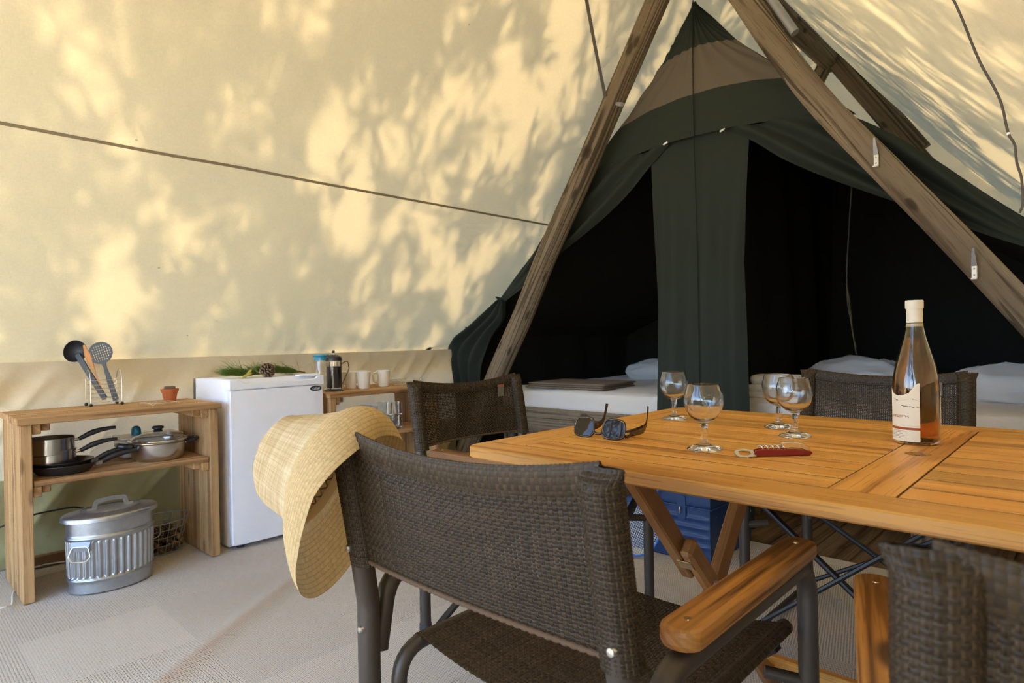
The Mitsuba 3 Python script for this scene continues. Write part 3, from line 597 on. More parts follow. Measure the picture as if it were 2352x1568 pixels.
# ---------------------------------------------------------------- galvanised bin
bn = thing('metal_bin', 'oval ribbed galvanised metal bin with a lid under the left shelf', 'bin')
BX, BY = -3.035, 0.715; ax_, ay_ = 0.110, 0.158
def bin_wall(u, v):
    z = 0.004 + 0.290 * v; a = 2 * PI * u
    tap = 0.96 + 0.05 * v
    rib = 0.0035 * (np.clip(np.sin(a * 36) * 2.2, -1, 1)) * sm(0.20, 0.22, v) * (1 - sm(0.70, 0.72, v))
    ring = 0.006 * (np.exp(-((v - 0.175) / 0.022) ** 2) + np.exp(-((v - 0.755) / 0.022) ** 2))
    r = rib + ring
    return np.stack([(ax_ * tap + r) * np.cos(a), (ay_ * tap + r) * np.sin(a), z], -1)
m = sheet(bin_wall, 361, 90); k = place(bn, BX, BY, 0.006, 4); put('body', m, 'mat_galvanised', bn, smooth=True)
put('base', lathe([(0, 0.003), (0.94, 0.003), (0.96, 0.006), (0, 0.006)], 48, sx=ax_, sy=ay_), 'mat_galvanised', bn, smooth=40)
lp = [(0, 0.318), (0.62, 0.317), (0.66, 0.320), (0.70, 0.316), (0.93, 0.312), (1.04, 0.309), (1.075, 0.304), (1.08, 0.297), (1.085, 0.290), (1.075, 0.289), (1.06, 0.300), (1.0, 0.305), (0, 0.309)]
put('lid', lathe(lp, 72, sx=ax_ + 0.006, sy=ay_ + 0.006), 'mat_galvanised', bn, smooth=35)
hdl = fillet([(0, -0.085, 0.316), (0, -0.062, 0.316), (0, -0.052, 0.350), (0, 0.0, 0.355), (0, 0.052, 0.350), (0, 0.062, 0.316), (0, 0.085, 0.316)], 0.006, 4)
put('lid_handle', tube(hdl, None, sect=[(-.009, -.0012), (.009, -.0012), (.009, .0012), (-.009, .0012)], up=[1, 0, 0]), 'mat_galvanised', bn, smooth=20)
ang = math.radians(-52); hx, hy = (ax_ + 0.004) * math.cos(ang), (ay_ + 0.004) * math.sin(ang); nrm = np.array([math.cos(ang) / ax_, math.sin(ang) / ay_, 0]); nrm /= np.linalg.norm(nrm); tan = np.array([-nrm[1], nrm[0], 0])
def on_bin(a, o, z): return np.array([hx, hy, 0]) + tan * a + nrm * o + np.array([0, 0, z])
ring = fillet([on_bin(-0.028, .008, .198), on_bin(-0.040, .014, .160), on_bin(-.026, .018, .140), on_bin(.026, .018, .140), on_bin(.040, .014, .160), on_bin(.028, .008, .198)], 0.016, 5, True)
put('side_handle', tube(ring, 0.0035, 8, True), 'mat_steel', bn)
put('handle_bracket', hull([on_bin(s, o, z) for s in (-.036, .036) for o, z in ((-.004, .178), (.004, .178), (-.004, .216), (.003, .216))] + [on_bin(s, .011, .197) for s in (-.034, .034)]), 'mat_pipe', bn, smooth=20)

# ---------------------------------------------------------------- wire basket of cones and bark
wb = thing('wire_basket', 'oval grey wire basket on the rug beside the metal bin', 'basket'); place(wb, -3.33, 0.950, 0.004, 0)
W = []; A, B = 0.120, 0.160
def oval(z, k, n=48):
    a = np.arange(n) * 2 * PI / n; return np.stack([A * k * np.cos(a), B * k * np.sin(a), np.full(n, z) + (0.012 * (np.sin(a) ** 4) if z > 0.13 else 0)], 1)
for z, k, r in ((0.003, 0.74, 0.002), (0.045, 0.82, 0.0016), (0.085, 0.90, 0.0016), (0.120, 0.96, 0.0016), (0.155, 1.03, 0.0030)): W.append(tube(oval(z, k), r, 6, True))
for i in range(22):
    a = 2 * PI * i / 22; top = 0.155 + 0.012 * math.sin(a) ** 4
    W.append(tube([(A * k * math.cos(a), B * k * math.sin(a), z) for z, k in ((0.003, .74), (0.06, .85), (top, 1.03))], 0.0016, 6))
for i in range(7):
    t = -0.6 + 0.2 * i; h = math.sqrt(1 - t * t) * 0.74; W.append(tube([(A * t * .9, -B * h, .003), (A * t * .9, B * h, .003)], 0.0014, 5)); W.append(tube([(-A * h, B * t * .9, .003), (A * h, B * t * .9, .003)], 0.0014, 5))
put('wire_body', cat(*W), 'mat_pipe', wb, smooth=True)
for a0 in (-0.35, PI - 0.35):
    P = [(A * 1.05 * math.cos(a0 + d), B * 1.05 * math.sin(a0 + d), z) for d, z in ((-.38, .158), (-.36, .110), (-.2, .098), (.2, .098), (.36, .110), (.38, .158))]
    put('handle', tube(fillet(P, 0.012, 4), 0.0026, 7), 'mat_pipe', wb)
def cone_mesh(h, r, seed, open_=1.0):
    rng = np.random.default_rng(seed); V, F, C = [], [], []
    n = 64; ga = PI * (3 - 5 ** .5)
    for i in range(n):
        t = (i + .5) / n; a = i * ga; rr = r * math.sin(PI * (0.12 + 0.83 * t)) ** 0.8; z = h * t
        o = np.array([math.cos(a), math.sin(a), 0]); tn = np.array([-o[1], o[0], 0]); up = np.array([0, 0, 1.0])
        L = 0.34 * r * open_ + 0.004; w = 0.30 * r
        tip = o * (rr) + up * (z + 0.25 * L); base = o * rr * 0.35 + up * (z - 0.1 * L); k = len(V)
        V += [base, tip - tn * w - up * 0.1 * w, tip + tn * w - up * 0.1 * w, tip + up * 0.55 * w + o * 0.05 * r, tip - up * 0.5 * w + o * .02 * r, tip + o * 0.16 * r]
        F += [[k, k + 3, k + 1], [k, k + 2, k + 3], [k, k + 1, k + 4], [k, k + 4, k + 2], [k + 5, k + 1, k + 3], [k + 5, k + 3, k + 2], [k + 5, k + 4, k + 1], [k + 5, k + 2, k + 4]]
        j = rng.uniform(.8, 1.15); C += [[.05, .03, .02], [.10 * j, .065 * j, .042 * j], [.10 * j, .065 * j, .042 * j], [.16 * j, .10 * j, .06 * j], [.07 * j, .045 * j, .03 * j], [.34 * j, .22 * j, .14 * j]]
    core = lathe([(0, 0)] + [(r * .5 * math.sin(PI * (0.12 + .83 * t)), h * t) for t in np.linspace(.02, .98, 8)] + [(0, h)], 10); k = len(V)
    V = np.vstack([V, core.vertices]); F = np.vstack([F, core.faces + k]); C = np.vstack([C, np.tile([.05, .03, .02], (len(core.vertices), 1))])
    return mikit.ply(trimesh.Trimesh(V, F, process=False), 'mat_cone', smooth=False, color=C)
def bark_mesh(l, r, seed):
    rng = np.random.default_rng(seed); P = np.array([[-l / 2, 0, 0], [-l / 6, rng.uniform(-.01, .01), rng.uniform(-.006, .006)], [l / 6, rng.uniform(-.01, .01), 0], [l / 2, 0, 0]])
    m = tube(interp_curve(P, 10), [r * rng.uniform(.7, 1.15) for _ in range(10)], 9); v = m.vertices
    m.vertices = v + m.vertex_normals * (0.5 * r * (meshkit.fbm(v * 90, 2, seed) - .5))[:, None]; c = meshkit.fbm(m.vertices * 60, 2, seed + 1)[:, None]
    C = np.array([.075, .055, .04]) * (1 - sm(.54, .66, c)) + np.array([.30, .18, .08]) * sm(.54, .66, c)
    C[-2:] = [.32, .19, .09]; C[:9] = [.22, .14, .07]
    return mikit.ply(m, 'mat_cone', smooth=False, color=C)
cones = [cone_mesh(0.058, 0.026, 1), cone_mesh(0.050, 0.024, 2)]; barks = [bark_mesh(0.085, 0.013, 5), bark_mesh(0.07, 0.016, 6), bark_mesh(0.10, 0.011, 7)]
rng = np.random.default_rng(5); spots = []
for lay, (z, nn, kk) in enumerate(((0.024, 11, 0.58), (0.050, 12, 0.66), (0.076, 11, 0.70), (0.100, 6, 0.60))):
    for i in range(nn): a = 2 * PI * (i + .35 * lay) / nn; k2 = kk * (1.0 if i % 3 else 0.25); spots.append((A * k2 * math.cos(a), B * k2 * math.sin(a), z + rng.uniform(-.004, .004)))
where = ('low', 'in the middle', 'high', 'on top')
for i, (x, y, z) in enumerate(spots):
    lay = 0 if z < .04 else 1 if z < .066 else 2 if z < .093 else 3
    M = T4().translate([-3.33 + x, 0.950 + y, z]).rotate([0, 0, 1], float(rng.uniform(0, 360))).rotate([0, 1, 0], float(rng.uniform(-28, 28)))
    if i % 4 == 3:
        k = numbered('pine_cone'); put(k, cones[i % 2], None, M=M.rotate([1, 0, 0], 70).translate([0, 0, -.027])); tag(k, 'brown pine cone lying %s in the wire basket' % where[lay], 'pine cone', 'pine cones in the wire basket')
    else:
        k = numbered('bark_piece'); put(k, barks[i % 3], None, M=M); tag(k, 'broken piece of bark lying %s in the wire basket' % where[lay], 'bark', 'bark pieces in the wire basket')
k = numbered('bark_piece'); put(k, barks[1], None, M=T4().translate([-3.345, 0.90, 0.150]).rotate([0, 1, 0], 75)); tag(k, 'piece of bark standing upright, tallest in the wire basket', 'bark')

# ---------------------------------------------------------------- utensil rack and utensils
ZS = 0.7245
ur = thing('utensil_rack', 'chrome wire utensil rack with black ball feet on the left shelf', 'rack')
c4 = np.array([[-3.385, 0.699], [-3.343, 0.749], [-3.335, 0.845], [-3.422, 0.811]]); cen = np.array([-3.375, 0.778]); RZr = 0
hxr, hyr = 0.042, 0.062; place(ur, cen[0], cen[1], ZS, 0)
W = []; H = 0.168
for s in (-1, 1):
    P = [(hxr, s * hyr, 0.010), (hxr, s * hyr, 0.125), (hxr * .75, s * hyr, H - .012), (0, s * hyr, H), (-hxr * .75, s * hyr, H - .012), (-hxr, s * hyr, 0.125), (-hxr, s * hyr, 0.010)]
    W.append(tube(fillet(P, 0.02, 5), 0.0017, 8))
rack_frame = cat(*W); put('frame', rack_frame, 'mat_chrome', ur, smooth=True)
for i in range(6):
    z = 0.016 + 0.0205 * i
    ring = fillet([(hxr, -hyr, z), (hxr, hyr, z), (-hxr, hyr, z), (-hxr, -hyr, z)], 0.022, 6, True); put('ring', tube(ring, 0.0013, 7, True), 'mat_chrome', ur)
for s in (-1, 1):
    for q in (-1, 1): put('foot', ball([q * hxr, s * hyr, 0.0075], 0.0075, 2), 'mat_black', ur)
W = [rod([-hxr, -hyr + .02 * i, 0.016], [hxr, -hyr + .02 * i, 0.016], 0.001, 6) for i in range(1, 6)]; put('floor_wires', cat(*W), 'mat_chrome', ur)
def frame_M(o, d, roll):     # local z along d
    d = np.array(d, float) / np.linalg.norm(d); x = np.cross(d, [0.69, -0.72, 0.0]); x /= np.linalg.norm(x); y = np.cross(d, x)
    c, s = math.cos(roll), math.sin(roll); X, Y = x * c + y * s, -x * s + y * c
    Mx = np.eye(4); Mx[:3, 0], Mx[:3, 1], Mx[:3, 2], Mx[:3, 3] = X, Y, d, o
    return T4(Mx.tolist())
# image-plane axes at the shelf: right r2, up z
RT = np.array([0.7227, 0.6909, 0.0])
ld = thing('ladle', 'black nylon ladle in the chrome rack, leaning left', 'ladle')
o = np.array([-3.378, 0.782, ZS + 0.030]); d = -0.60 * RT + np.array([0, 0, 1.0]); place(ld, M=frame_M(o, d, 0))
put('handle', tube(interp_curve([(0, 0, 0), (0, 0, .12), (0, 0, .20), (0, .004, .245)], 20), None, sect=[(-.012, -.004), (.012, -.004), (.012, .004), (-.012, .004)], up=[0, 1, 0]), 'mat_black', ld, smooth=30)
a = np.linspace(0, PI / 2, 12); R = 0.052; prof = [(R * math.cos(t), -R * math.sin(t)) for t in a] + [(0, -R + .002)] + [((R - .002) * math.cos(t), -(R - .002) * math.sin(t)) for t in a[::-1]]
m = lathe(prof[:12] + prof[13:], 32, True); m.vertices = m.vertices @ rotm([1, 0, 0], 0).T
m.vertices = m.vertices @ rotm([1, 0, 0], 78).T @ rotm([0, 1, 0], 30).T + np.array([-0.012, 0.014, 0.270]); put('bowl', m, 'mat_nylon', ld, smooth=True)
sp = thing('wooden_spoon', 'wooden spatula between the two black utensils in the rack', 'spoon')
o = np.array([-3.378, 0.785, ZS + 0.025]); d = -0.38 * RT + np.array([0, 0, 1.0]); place(sp, M=frame_M(o, d, 0))
m = tube(interp_curve([(0, 0, 0), (0, 0, .12), (0, 0, .22), (0, 0, .275)], 30), np.r_[np.full(14, .0045), np.linspace(.0045, .016, 10), np.linspace(.016, .005, 6)], 12); m.vertices[:, 1] *= 0.35; put('blade', m, 'mat_spoon', sp, smooth=True)
sk = thing('skimmer', 'round perforated black skimmer, rightmost utensil in the rack', 'skimmer')
o = np.array([-3.343, 0.818, ZS + 0.022]); d = -0.31 * RT + np.array([0, 0, 1.0]); place(sk, M=frame_M(o, d, 0))
from shapely.geometry import Point, Polygon, box as sbox
from shapely import affinity
disc = affinity.translate(affinity.scale(Point(0, 0).buffer(0.051, 32), 1.12, 1.0), 0, 0.232)
holes = [Point(x, 0.232 + y).buffer(0.0036, 6) for x in np.arange(-.044, .045, .0110) for y in np.arange(-.044, .045, .0110) if (x / 1.12) ** 2 + y * y < 0.042 ** 2]
from shapely.ops import unary_union
pl = unary_union([disc, Polygon([(-.013, 0), (.013, 0), (.0125, .10), (.007, .165), (.013, .19), (-.013, .19), (-.007, .165), (-.0125, .10)])]).buffer(.002).buffer(-.002)
for q in holes + [Point(0, .012).buffer(.004, 8)]: pl = pl.difference(q)
m = trimesh.creation.extrude_polygon(pl, 0.0035, engine='earcut'); V = m.vertices; m.vertices = np.stack([V[:, 0], V[:, 2] - 0.0017, V[:, 1]], 1); m.fix_normals(); put('blade', m, 'mat_black', sk, smooth=20)

# pot with sponge, trivet
tp = thing('terracotta_pot', 'small terracotta flowerpot standing on the left shelf', 'flowerpot'); place(tp, -3.30, 1.035, ZS)
put('pot', lathe([(0, 0), (0.026, 0), (0.034, 0.045), (0.035, 0.047), (0.038, 0.047), (0.040, 0.062), (0.036, 0.062), (0.034, 0.05), (0.024, 0.004), (0, 0.004)], 32), 'mat_terracotta', tp, smooth=30)
sg = thing('sponge', 'brown scouring sponge standing in the terracotta pot', 'sponge'); m = soft_box([0.030, 0.046, 0.068], 0.004, (8, 8, 8), .002, 3, 60); m.vertices += [-3.30, 1.035, ZS + 0.041]; put('pad', m, 'mat_sponge', sg, smooth=True)
tv = thing('wire_trivet', 'low chrome wire trivet lying in front of the terracotta pot', 'trivet'); place(tv, -3.165, 0.945, ZS, 0)
Rr = 0.068
put('ring', tube([(Rr * math.cos(a), Rr * math.sin(a), 0.011) for a in np.arange(40) * 2 * PI / 40], 0.0017, 7, True), 'mat_chrome', tv)
for i in range(4):
    a = PI / 4 + i * PI / 2 + .2; o = np.array([math.cos(a), math.sin(a)]); n_ = np.array([-o[1], o[0]])
    L = lambda r, s, z: (o[0] * r + n_[0] * s, o[1] * r + n_[1] * s, z)
    put('foot_loop', tube(fillet([L(.055, -.010, .011), L(.078, -.010, .011), L(.088, 0, .002), L(.078, .010, .011), L(.055, .010, .011)], .006, 4), 0.0016, 7), 'mat_chrome', tv)
for i in range(5):
    y = -.048 + .024 * i; h = math.sqrt(Rr ** 2 - y * y); put('cross_wire', rod([-h, y, .0115], [h, y, .0115], .0013, 6), 'mat_chrome', tv)

# ---------------------------------------------------------------- pans on the middle shelf
ZM = 0.475
def shell(r, h, th, fl=0.0, r0=None):
    r0 = r if r0 is None else r0
    return [(0, 0), (r0 - .006, 0), (r0, .005), (r, h), (r + fl, h + .001), (r + fl, h + .003), (r - th, h + .001), (r0 - th, .006), (0, th)]
def pan_handle(L, rise, w=.012, drop=0.02):
    P = interp_curve([(0, 0, 0), (L * .12, 0, rise * .22), (L * .35, 0, rise * .62), (L * .65, 0, rise * .9), (L, 0, rise)], 30)
    return tube(P, np.r_[np.linspace(.8, 1.12, 12), np.linspace(1.12, .62, 18)], sect=[(w * .8 * math.cos(a), w * math.sin(a)) for a in np.arange(12) * 2 * PI / 12], up=[0, 1, 0] if False else [0, 0, 1])
UR = np.array([0.10, 0.995, 0])          # handles point along the shelf towards the fridge
def frying(label, x, y, z, r, h, dirdeg, hl):
    t = thing('frying_pan', label, 'frying pan'); place(t, x, y, z, dirdeg)
    put('pan', lathe(shell(r, h, .004, .003, r * .80), 64), 'mat_pan', t, smooth=30)
    hm = pan_handle(hl, .040, .0115); hm.vertices += [r + .002, 0, h - .016]; put('handle', hm, 'mat_black', t, smooth=30)
    put('ferrule', box([r + .004, 0, h - .014], [.030, .026, .020], .004), 'mat_pipe', t, smooth=False)
frying('black frying pan at the bottom of the stack on the middle shelf', -3.165, 0.580, ZM, 0.118, 0.036, 84, 0.165)
frying('black frying pan stacked second from the bottom on the middle shelf', -3.185, 0.575, ZM + 0.0115, 0.112, 0.034, 88, 0.16)
def saucepan(label, x, y, z, r, h, deg):
    t = thing('saucepan', label, 'saucepan'); place(t, x, y, z, deg)
    put('pan', lathe(shell(r, h, .002, .003), 64), 'mat_stainless', t, smooth=30)
    put('ferrule', rod([r - .002, 0, h - .016], [r + .018, 0, h - .012], .006, 10), 'mat_steel', t)
    hm = pan_handle(.135, .036, .0105); hm.vertices += [r + .014, 0, h - .014]; put('handle', hm, 'mat_black', t, smooth=30)
saucepan('shiny steel saucepan, lower one of the two nested saucepans', -3.19, 0.545, ZM + 0.030, 0.083, 0.064, 82)
saucepan('shiny steel saucepan, top one of the two nested saucepans', -3.19, 0.540, ZM + 0.078, 0.084, 0.066, 84)
cp = thing('casserole', 'steel casserole with glass lid on the middle shelf right of the pans', 'pot'); place(cp, M=T4().translate([-3.185, 0.945, ZM]).rotate([0, 0, 1], -4).scale([1.15, 1.15, 1.02]))
put('pot', lathe([(0, 0), (.080, 0), (.086, .004), (.094, .018), (.099, .075), (.103, .080), (.103, .082), (.097, .081), (.092, .02), (.08, .006), (0, .004)], 64), 'mat_stainless', cp, smooth=30)
lid = put('lid', lathe([(.102, .090), (.101, .093), (.085, .106), (.055, .118), (.02, .123), (0, .1235), (0, .1215), (.02, .121), (.055, .116), (.085, .104), (.099, .091)], 64), 'mat_glass', cp, smooth=30, label='domed glass lid with a steel rim')
put('rim', tube([(.102 * math.cos(a), .102 * math.sin(a), .0885) for a in np.arange(64) * 2 * PI / 64], .0042, 8, True), 'mat_chrome', lid)
put('knob', lathe([(0, .122), (.016, .122), (.018, .128), (.012, .131), (.021, .137), (.022, .144), (.016, .148), (0, .149)], 32), 'mat_black', lid)
for s in (-1, 1):
    put('handle', tube(fillet([(-.030, s * .098, .066), (-.028, s * .125, .074), (-.018, s * .142, .078), (.018, s * .142, .078), (.028, s * .125, .074), (.030, s * .098, .066)], .012, 5), [1.0] * 30 if False else None, sect=[(.006 * math.cos(a), .0085 * math.sin(a)) for a in np.arange(10) * 2 * PI / 10]), 'mat_black', cp)
    put('ferrule', rod([0, s * .095, .060], [0, s * .118, .062], .006, 10), 'mat_chrome', cp)
sc = thing('storage_container', 'translucent plastic container behind the casserole', 'container'); m = soft_box([.16, .26, .085], .012, (10, 12, 8)); m.vertices += [-3.36, 0.955, ZM + .0435]; put('tub', m, 'mat_white_cable', sc, smooth=True)
put('lid', soft_box([.165, .265, .012], .005, (8, 8, 4)), 'mat_mug', sc, smooth=True, M=T4().translate([-3.36, .955, ZM + .093]))
tl_ = thing('teal_lid', 'round teal plastic knob standing on the container behind the casserole', 'knob'); m = lathe([(0, 0), (.021, 0), (.021, .022), (.017, .036), (.009, .042), (0, .0435)], 24); put('cap', m, 'mat_teal', tl_, M=T4().translate([-3.35, .90, ZM + .0995]))
put('handle_slot', box([-3.3285, .90, ZM + .116], [.002, .008, .014], .0005), 'mat_bluelid', tl_, smooth=False)

# ---------------------------------------------------------------- pine sprigs on the fridge
FT = FH + 0.0005
def sprig(label, base, direction, L, n, seed, spread=0.75):
    t = thing('pine_sprig', label, 'pine sprig', None); rng = np.random.default_rng(seed); d = np.array(direction, float); d /= np.linalg.norm(d)
    b = np.array(base, float); P = interp_curve([b, b + d * L * .5 + np.array([0, 0, .006]), b + d * L], 10); put('twig', tube(P, np.linspace(.004, .0022, 10), 8), 'mat_twig', t)
    V = []
    for i in range(n):
        s = rng.uniform(.12, 1.0); o = b + d * L * s; nd = d * rng.uniform(.55, 1.1) + rng.normal(0, spread * .55, 3); nd[2] = abs(nd[2]) * 0.55 + .02; nd /= np.linalg.norm(nd)
        l = rng.uniform(.075, .125); bend = np.array([0, 0, rng.uniform(-.008, .012)]); w = np.cross(nd, [.69, -.72, 0.1]); w /= np.linalg.norm(w); w *= .0009
        mid, tip = o + nd * l * .55 + bend, o + nd * l
        for q in (mid, tip): q[2] = max(q[2], FT + .002)
        V += [o - w, o + w, mid - w, o + w, mid + w, mid - w, mid - w, mid + w, tip]
    V = np.array(V); put('needles', trimesh.Trimesh(V, np.arange(len(V)).reshape(-1, 3), process=False), 'mat_needle', t, smooth=False, kind='stuff')
    return t
s1 = sprig('green pine sprig with yellow buds lying on the fridge, left of the cone', (-3.20, 1.46, FT + .012), (-.05, -1, .06), .15, 620, 3, .62)
s2 = sprig('green pine sprig lying on the fridge, right of the cone', (-3.22, 1.70, FT + .010), (-.05, -1, .10), .20, 620, 4, .50)
for (x, y, z, l, tz) in ((-3.14, 1.335, FT + .012, .032, .5), (-3.15, 1.36, FT + .03, .026, .8), (-3.12, 1.345, FT + .02, .024, .3), (-3.14, 1.435, FT + .014, .014, .2)):
    m = ball([0, 0, 0], 1, 2, (.007, l / 2 + .004, .007)); m.vertices *= (1 + .12 * np.sin(m.vertices[:, 1:2] * 900)); m.vertices = m.vertices @ rotm([1, 0, 0], math.degrees(tz)).T + np.array([x, y, z]); put('bud', m, 'mat_catkin', s1, smooth=True)
pc = numbered('pine_cone'); tagpc = 'large brown pine cone sitting between the sprigs on the fridge'; put(pc, cone_mesh(.068, .036, 9, 1.1), None, M=T4().translate([-3.15, 1.455, FT + .034]).rotate([0, 1, 0], 60).rotate([0, 0, 1], 20).translate([0, 0, -.034])); tag(pc, tagpc, 'pine cone')

# ---------------------------------------------------------------- right shelf: jug, press, mugs, wire trays, crockery
def at(k, x, y, z, rz=0): return place(k, x, y, z, rz)
jg = thing('glass_jug', 'clear glass jug with a blue lid behind the coffee press', 'jug'); at(jg, -3.33, 1.86, ZS, -100)
put('body', lathe([(0, 0), (.045, 0), (.048, .004), (.050, .09), (.044, .14), (.040, .165), (.044, .19), (.0415, .19), (.0378, .165), (.042, .138), (.0475, .09), (.0455, .008), (0, .006)], 40), 'mat_glass', jg, smooth=30)
put('handle', tube(fillet([(.043, 0, .165), (.085, 0, .168), (.085, 0, .055), (.048, 0, .045)], .03, 6), .0055, 10), 'mat_glass', jg)
put('lid', lathe([(0, .170), (.036, .170), (.0375, .190), (.046, .196), (.047, .204), (0, .206)], 40), 'mat_bluelid', jg, smooth=30)
fp_ = thing('french_press', 'glass coffee press with black lid, full of coffee, beside the fridge', 'coffee press'); at(fp_, -3.15, 1.838, ZS, 10)
put('base', lathe([(0, 0), (.052, 0), (.053, .004), (.046, .010), (.040, .012), (0, .012)], 40), 'mat_black', fp_, smooth=30)
put('beaker', lathe([(0, .013), (.041, .013), (.0425, .016), (.0425, .172), (.0405, .172), (.0405, .019), (0, .018)], 40), 'mat_glass', fp_, smooth=30)
put('coffee', lathe([(0, .0195), (.040, .0195), (.040, .138), (0, .138)], 40), 'mat_coffee', fp_, smooth=30)
for a in (0.4, 0.4 + PI / 2, 0.4 + PI, 0.4 + 1.5 * PI): put('strap', tube([(.0438 * math.cos(a), .0438 * math.sin(a), .010), (.0438 * math.cos(a), .0438 * math.sin(a), .165)], None, sect=[(-.003, -.0007), (.003, -.0007), (.003, .0007), (-.003, .0007)]), 'mat_black', fp_, smooth=False)
ld_ = put('lid', lathe([(0, .174), (.046, .170), (.047, .178), (.042, .192), (.026, .202), (.006, .205), (0, .205)], 40), 'mat_black', fp_, smooth=30)
put('knob', ball([0, 0, .221], .0085, 2), 'mat_black', ld_); put('rod', rod([0, 0, .12], [0, 0, .216], .002, 8), 'mat_chrome', ld_)
put('handle', tube(fillet([(.012, .044, .150), (.020, .085, .172), (.022, .092, .120), (.012, .048, .035)], .028, 6), .0024, 8), 'mat_black', fp_)
def mug(x, y, rz, label):
    t = thing('mug', label, 'mug', 'cream mugs on the right shelf'); at(t, x, y, ZS, rz)
    put('cup', MUG[0], 'mat_mug', t); put('handle', MUG[1], 'mat_mug', t)
    return t
MUG = (mikit.ply(lathe([(0, .004), (.025, .002), (.029, 0), (.032, .003), (.0415, .098), (.0405, .1), (.0385, .098), (.029, .010), (0, .008)], 40), 'mat_mug', smooth=30),
       mikit.ply(tube(fillet([(.036, 0, .086), (.072, 0, .084), (.066, 0, .030), (.032, 0, .024)], .024, 6), .0062, 10), 'mat_mug', smooth=True))
mug(-3.155, 2.035, -150, 'cream mug with handle to the left, nearest the shelf edge'); mug(-3.185, 2.195, -150, 'cream mug, rightmost of the group on the right shelf')
mug(-3.225, 1.995, -150, 'cream mug behind the handle of the coffee press'); mug(-3.30, 2.11, -160, 'cream mug at the back of the group, between two others'); mug(-3.26, 1.93, -140, 'cream mug just right of the coffee press')
wt = thing('wire_tray', 'round chrome wire tray lying beside the mugs', 'wire tray'); at(wt, -3.20, 2.375, ZS)
for z, r in ((.003, .085), (.017, .095), (.030, .105)): put('ring', tube([(r * math.cos(a), r * math.sin(a), z) for a in np.arange(44) * 2 * PI / 44], .0016, 6, True), 'mat_chrome', wt)
W = [tube([(.085 * math.cos(a), .085 * math.sin(a), .003), (.105 * math.cos(a), .105 * math.sin(a), .030)], .0012, 5) for a in np.arange(30) * 2 * PI / 30] + [rod([-math.sqrt(.085 ** 2 - y * y), y, .003], [math.sqrt(.085 ** 2 - y * y), y, .003], .0012, 5) for y in np.linspace(-.075, .075, 9)]
put('wires', cat(*W), 'mat_chrome', wt)
ZB = ZM
BOWL = mikit.ply(lathe([(0, .003), (.028, .002), (.030, 0), (.034, .001), (.052, .020), (.0625, .045), (.0665, .0575), (.0682, .0600), (.0682, .0618), (.0665, .0625), (.0605, .045), (.050, .023), (.03, .006), (0, .006)], 44), 'mat_bowl', smooth=30)
for i in range(6):
    k = numbered('bowl'); put(k, BOWL, None, M=T4().translate([-3.135 + .001 * (i % 2), 2.035, ZB + .0005 + .0168 * i])); tag(k, 'white bowl, %s of the stack on the right shelf' % ('bottom', 'second from the bottom', 'third from the bottom', 'third from the top', 'second from the top', 'topmost')[i], 'bowl', 'stacked white bowls')
PLATE = mikit.ply(lathe([(0, .002), (.06, .001), (.065, 0), (.07, .003), (.105, .014), (.104, .016), (.07, .006), (0, .005)], 44), 'mat_plate', smooth=30)
for i in range(5):
    k = numbered('plate'); put(k, PLATE, None, M=T4().translate([-3.20, 1.90, ZB + .0005 + .0135 * i])); tag(k, 'dark rimmed plate, %s of the stack behind the hat brim' % ('bottom', 'second from the bottom', 'middle one', 'second from the top', 'topmost')[i], 'plate', 'stacked plates')
TUMB = mikit.ply(lathe([(0, .0), (.024, 0), (.026, .002), (.031, .078), (.0295, .078), (.024, .010), (0, .009)], 28), 'mat_glass', smooth=30)
for i, (x, y, z, lb) in enumerate(((-3.12, 2.165, 0, 'small glass in the bottom row, nearest the bowls'), (-3.10, 2.232, 0, 'small glass in the bottom row, second from the bowls'), (-3.20, 2.185, 0, 'small glass in the bottom row at the back'), (-3.185, 2.255, 0, 'small glass in the bottom row behind the chair edge'),
                                  (-3.12, 2.170, .0785, 'clear glass stacked on another, nearest the bowls'), (-3.105, 2.236, .0785, 'clear glass stacked on another, second from the bowls'), (-3.20, 2.19, .0785, 'clear glass stacked on another at the back'))):
    k = numbered('tumbler'); put(k, TUMB, None, M=T4().translate([x, y, ZB + .0008 + z])); tag(k, lb, 'glass', 'glasses on the right shelf')
# ---------------------------------------------------------------- cables and board on the floor
put('black_cable', tube(interp_curve([(-3.54, .36, .19), (-3.53, .46, .225), (-3.52, .55, .245), (-3.51, .66, .25), (-3.51, .85, .12), (-3.5, .95, .02)], 30), .004, 8), 'mat_black'); tag('black_cable', 'black cable behind the left shelf above the floor', 'cable')
put('white_cable', tube(interp_curve([(-3.02, .30, .012), (-2.99, .355, .03), (-3.05, .385, .012), (-3.2, .41, .012), (-3.34, .50, .012), (-3.36, .60, .012), (-3.44, .68, .012), (-3.48, .56, .018), (-3.47, .48, .012)], 60), .0032, 8), 'mat_white_cable'); tag('white_cable', 'thin white cable looping on the rug beside the metal bin', 'cable')
m = box([-3.50, .56, .032], [.03, .24, .055], .004); put('floor_board', m, 'mat_brown_board', smooth=False, M=T4()); tag('floor_board', 'short brown board lying against the skirt behind the bin', 'board')
